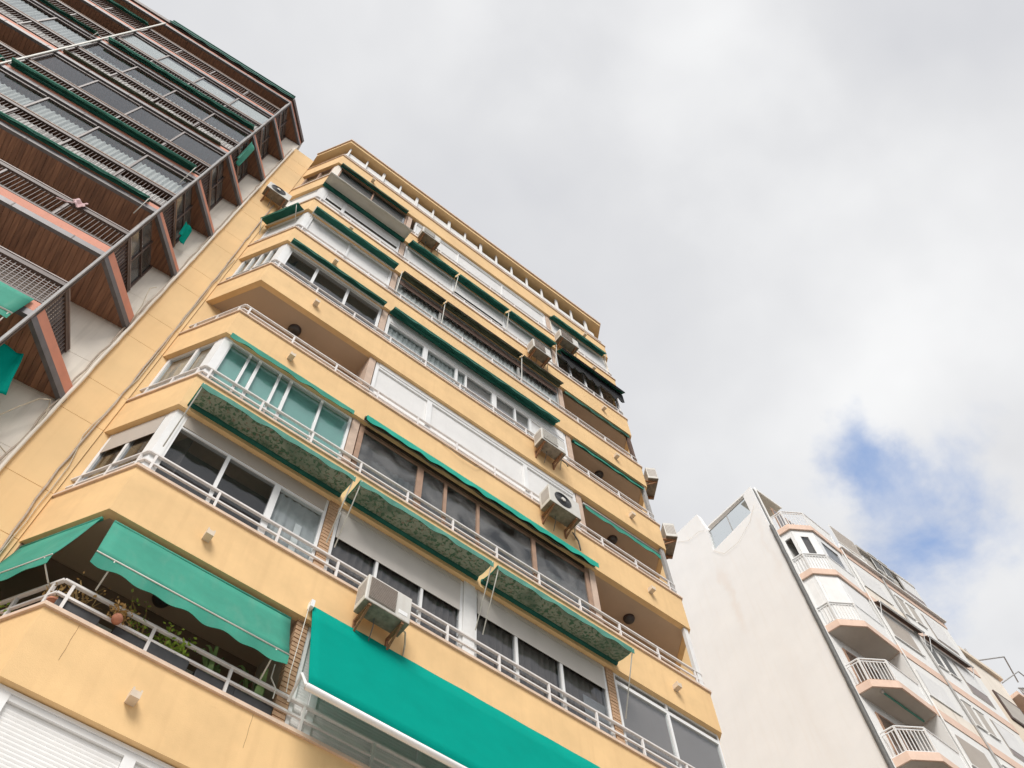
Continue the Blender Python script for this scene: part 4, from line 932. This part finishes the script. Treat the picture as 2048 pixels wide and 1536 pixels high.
def wa(label, i, x0, x1, fabric):
    t = thing('awning', (x0, FB, wz(i)-.4), label, 'awning')
    O('fabric', B().grid(lambda u, v: (x0+(x1-x0)*u, FB-.04-.22*v, wz(i)-.42-.16*v-.02*math.sin(v*3)), 16, 5), fabric, t, solid=.01)
    O('front_bar', B().tube([(x0, FB-.27, wz(i)-.62), (x1, FB-.27, wz(i)-.62)], .035, 8), 'whitepvc', t)
    for x in (x0+.05, x1-.05): O('arm', B().tube([(x, FB-.27, wz(i)-.62), (x, FB-.02, wz(i)-1.3)], .015, 6), 'whitepvc', t)
wa('dark awning with white bar on the white building, left of another', 3, 25.75, 28.35, 'awn_brown')
wa('dark awning with white bar on the white building, right of another', 3, 28.6, 31.3, 'awn_brown')
t = thing('awning', (23.5, 9.6, wz(1)-.4), 'thin pale green rolled awning under the second angular balcony', 'awning')
O('roller', B().tube([(23.35, 9.45, wz(1)-.40), (25.4, 9.5, wz(1)-.40)], .035, 8), 'awn_edge', t); O('bracket', B().box(23.30, 23.36, 9.40, 9.50, wz(1)-.45, wz(1)-.33), 'palemetal', t)
# ================================================================== far peach tower at the right edge
PT = thing('apartment_building', (35.5, 10.0, GZ), 'peach coloured tower with iron roof railings at the right edge', 'building')
O('tower_wall', B().box(35.2, 44, 10.0, 20, GZ, 30.6), 'peach', PT)
O('stair_tower', B().box(35.2, 38.0, 10.0, 14, 30.6, 32.9), 'cream', PT)
O('tower_coping', B().box(35.05, 38.15, 9.85, 14.1, 32.9, 33.15), 'peach', PT)
O('tower_roof', B().prism([(38.0, 9.6), (44, 9.6), (44, 14), (38.0, 14)], 31.7, 31.9), 'salmon_light', PT)
w = O('window', B().box(36.0, 37.9, 9.93, 9.999, 29.3, 31.0), 'barmetal', PT); O('pane', B().box(36.15, 37.75, 9.92, 9.929, 29.45, 30.85), 'soffit_grey', w)
pg = O('roof_frame', B().tube([(36.6, 10.1, 33.15), (36.6, 10.1, 34.2)], .04).tube([(35.3, 10.1, 33.15), (35.3, 10.1, 33.0), (35.3, 10.1, 34.2)], .04).tube([(35.0, 10.1, 32.2), (41.9, 10.1, 37.2)], .035).tube([(41.9, 10.1, 37.2), (43.2, 10.6, 36.6)], .035).tube([(38.6, 10.1, 33.2), (42.5, 10.1, 36.5)], .035).tube([(42.5, 10.1, 36.5), (44.5, 10.1, 36.2)], .03), 'palemetal', PT)
ir = B()
for k in range(8):
    cx_, cz_ = 39.2+k*.42, 32.6+k*.26
    ir.tube([(cx_+.19*math.cos(a*math.pi/8), 9.7, cz_+.30*math.sin(a*math.pi/8)) for a in range(17)], .03, 5).tube([(cx_-.05, 9.7, cz_-.1), (cx_+.06, 9.7, cz_+.12)], .03, 5)
ir.tube([(38.9, 9.7, 32.7), (42.5, 9.7, 35.0)], .03).tube([(38.9, 9.7, 32.1), (42.5, 9.7, 34.2)], .03)
O('iron_balustrade', ir, 'palemetal', PT)
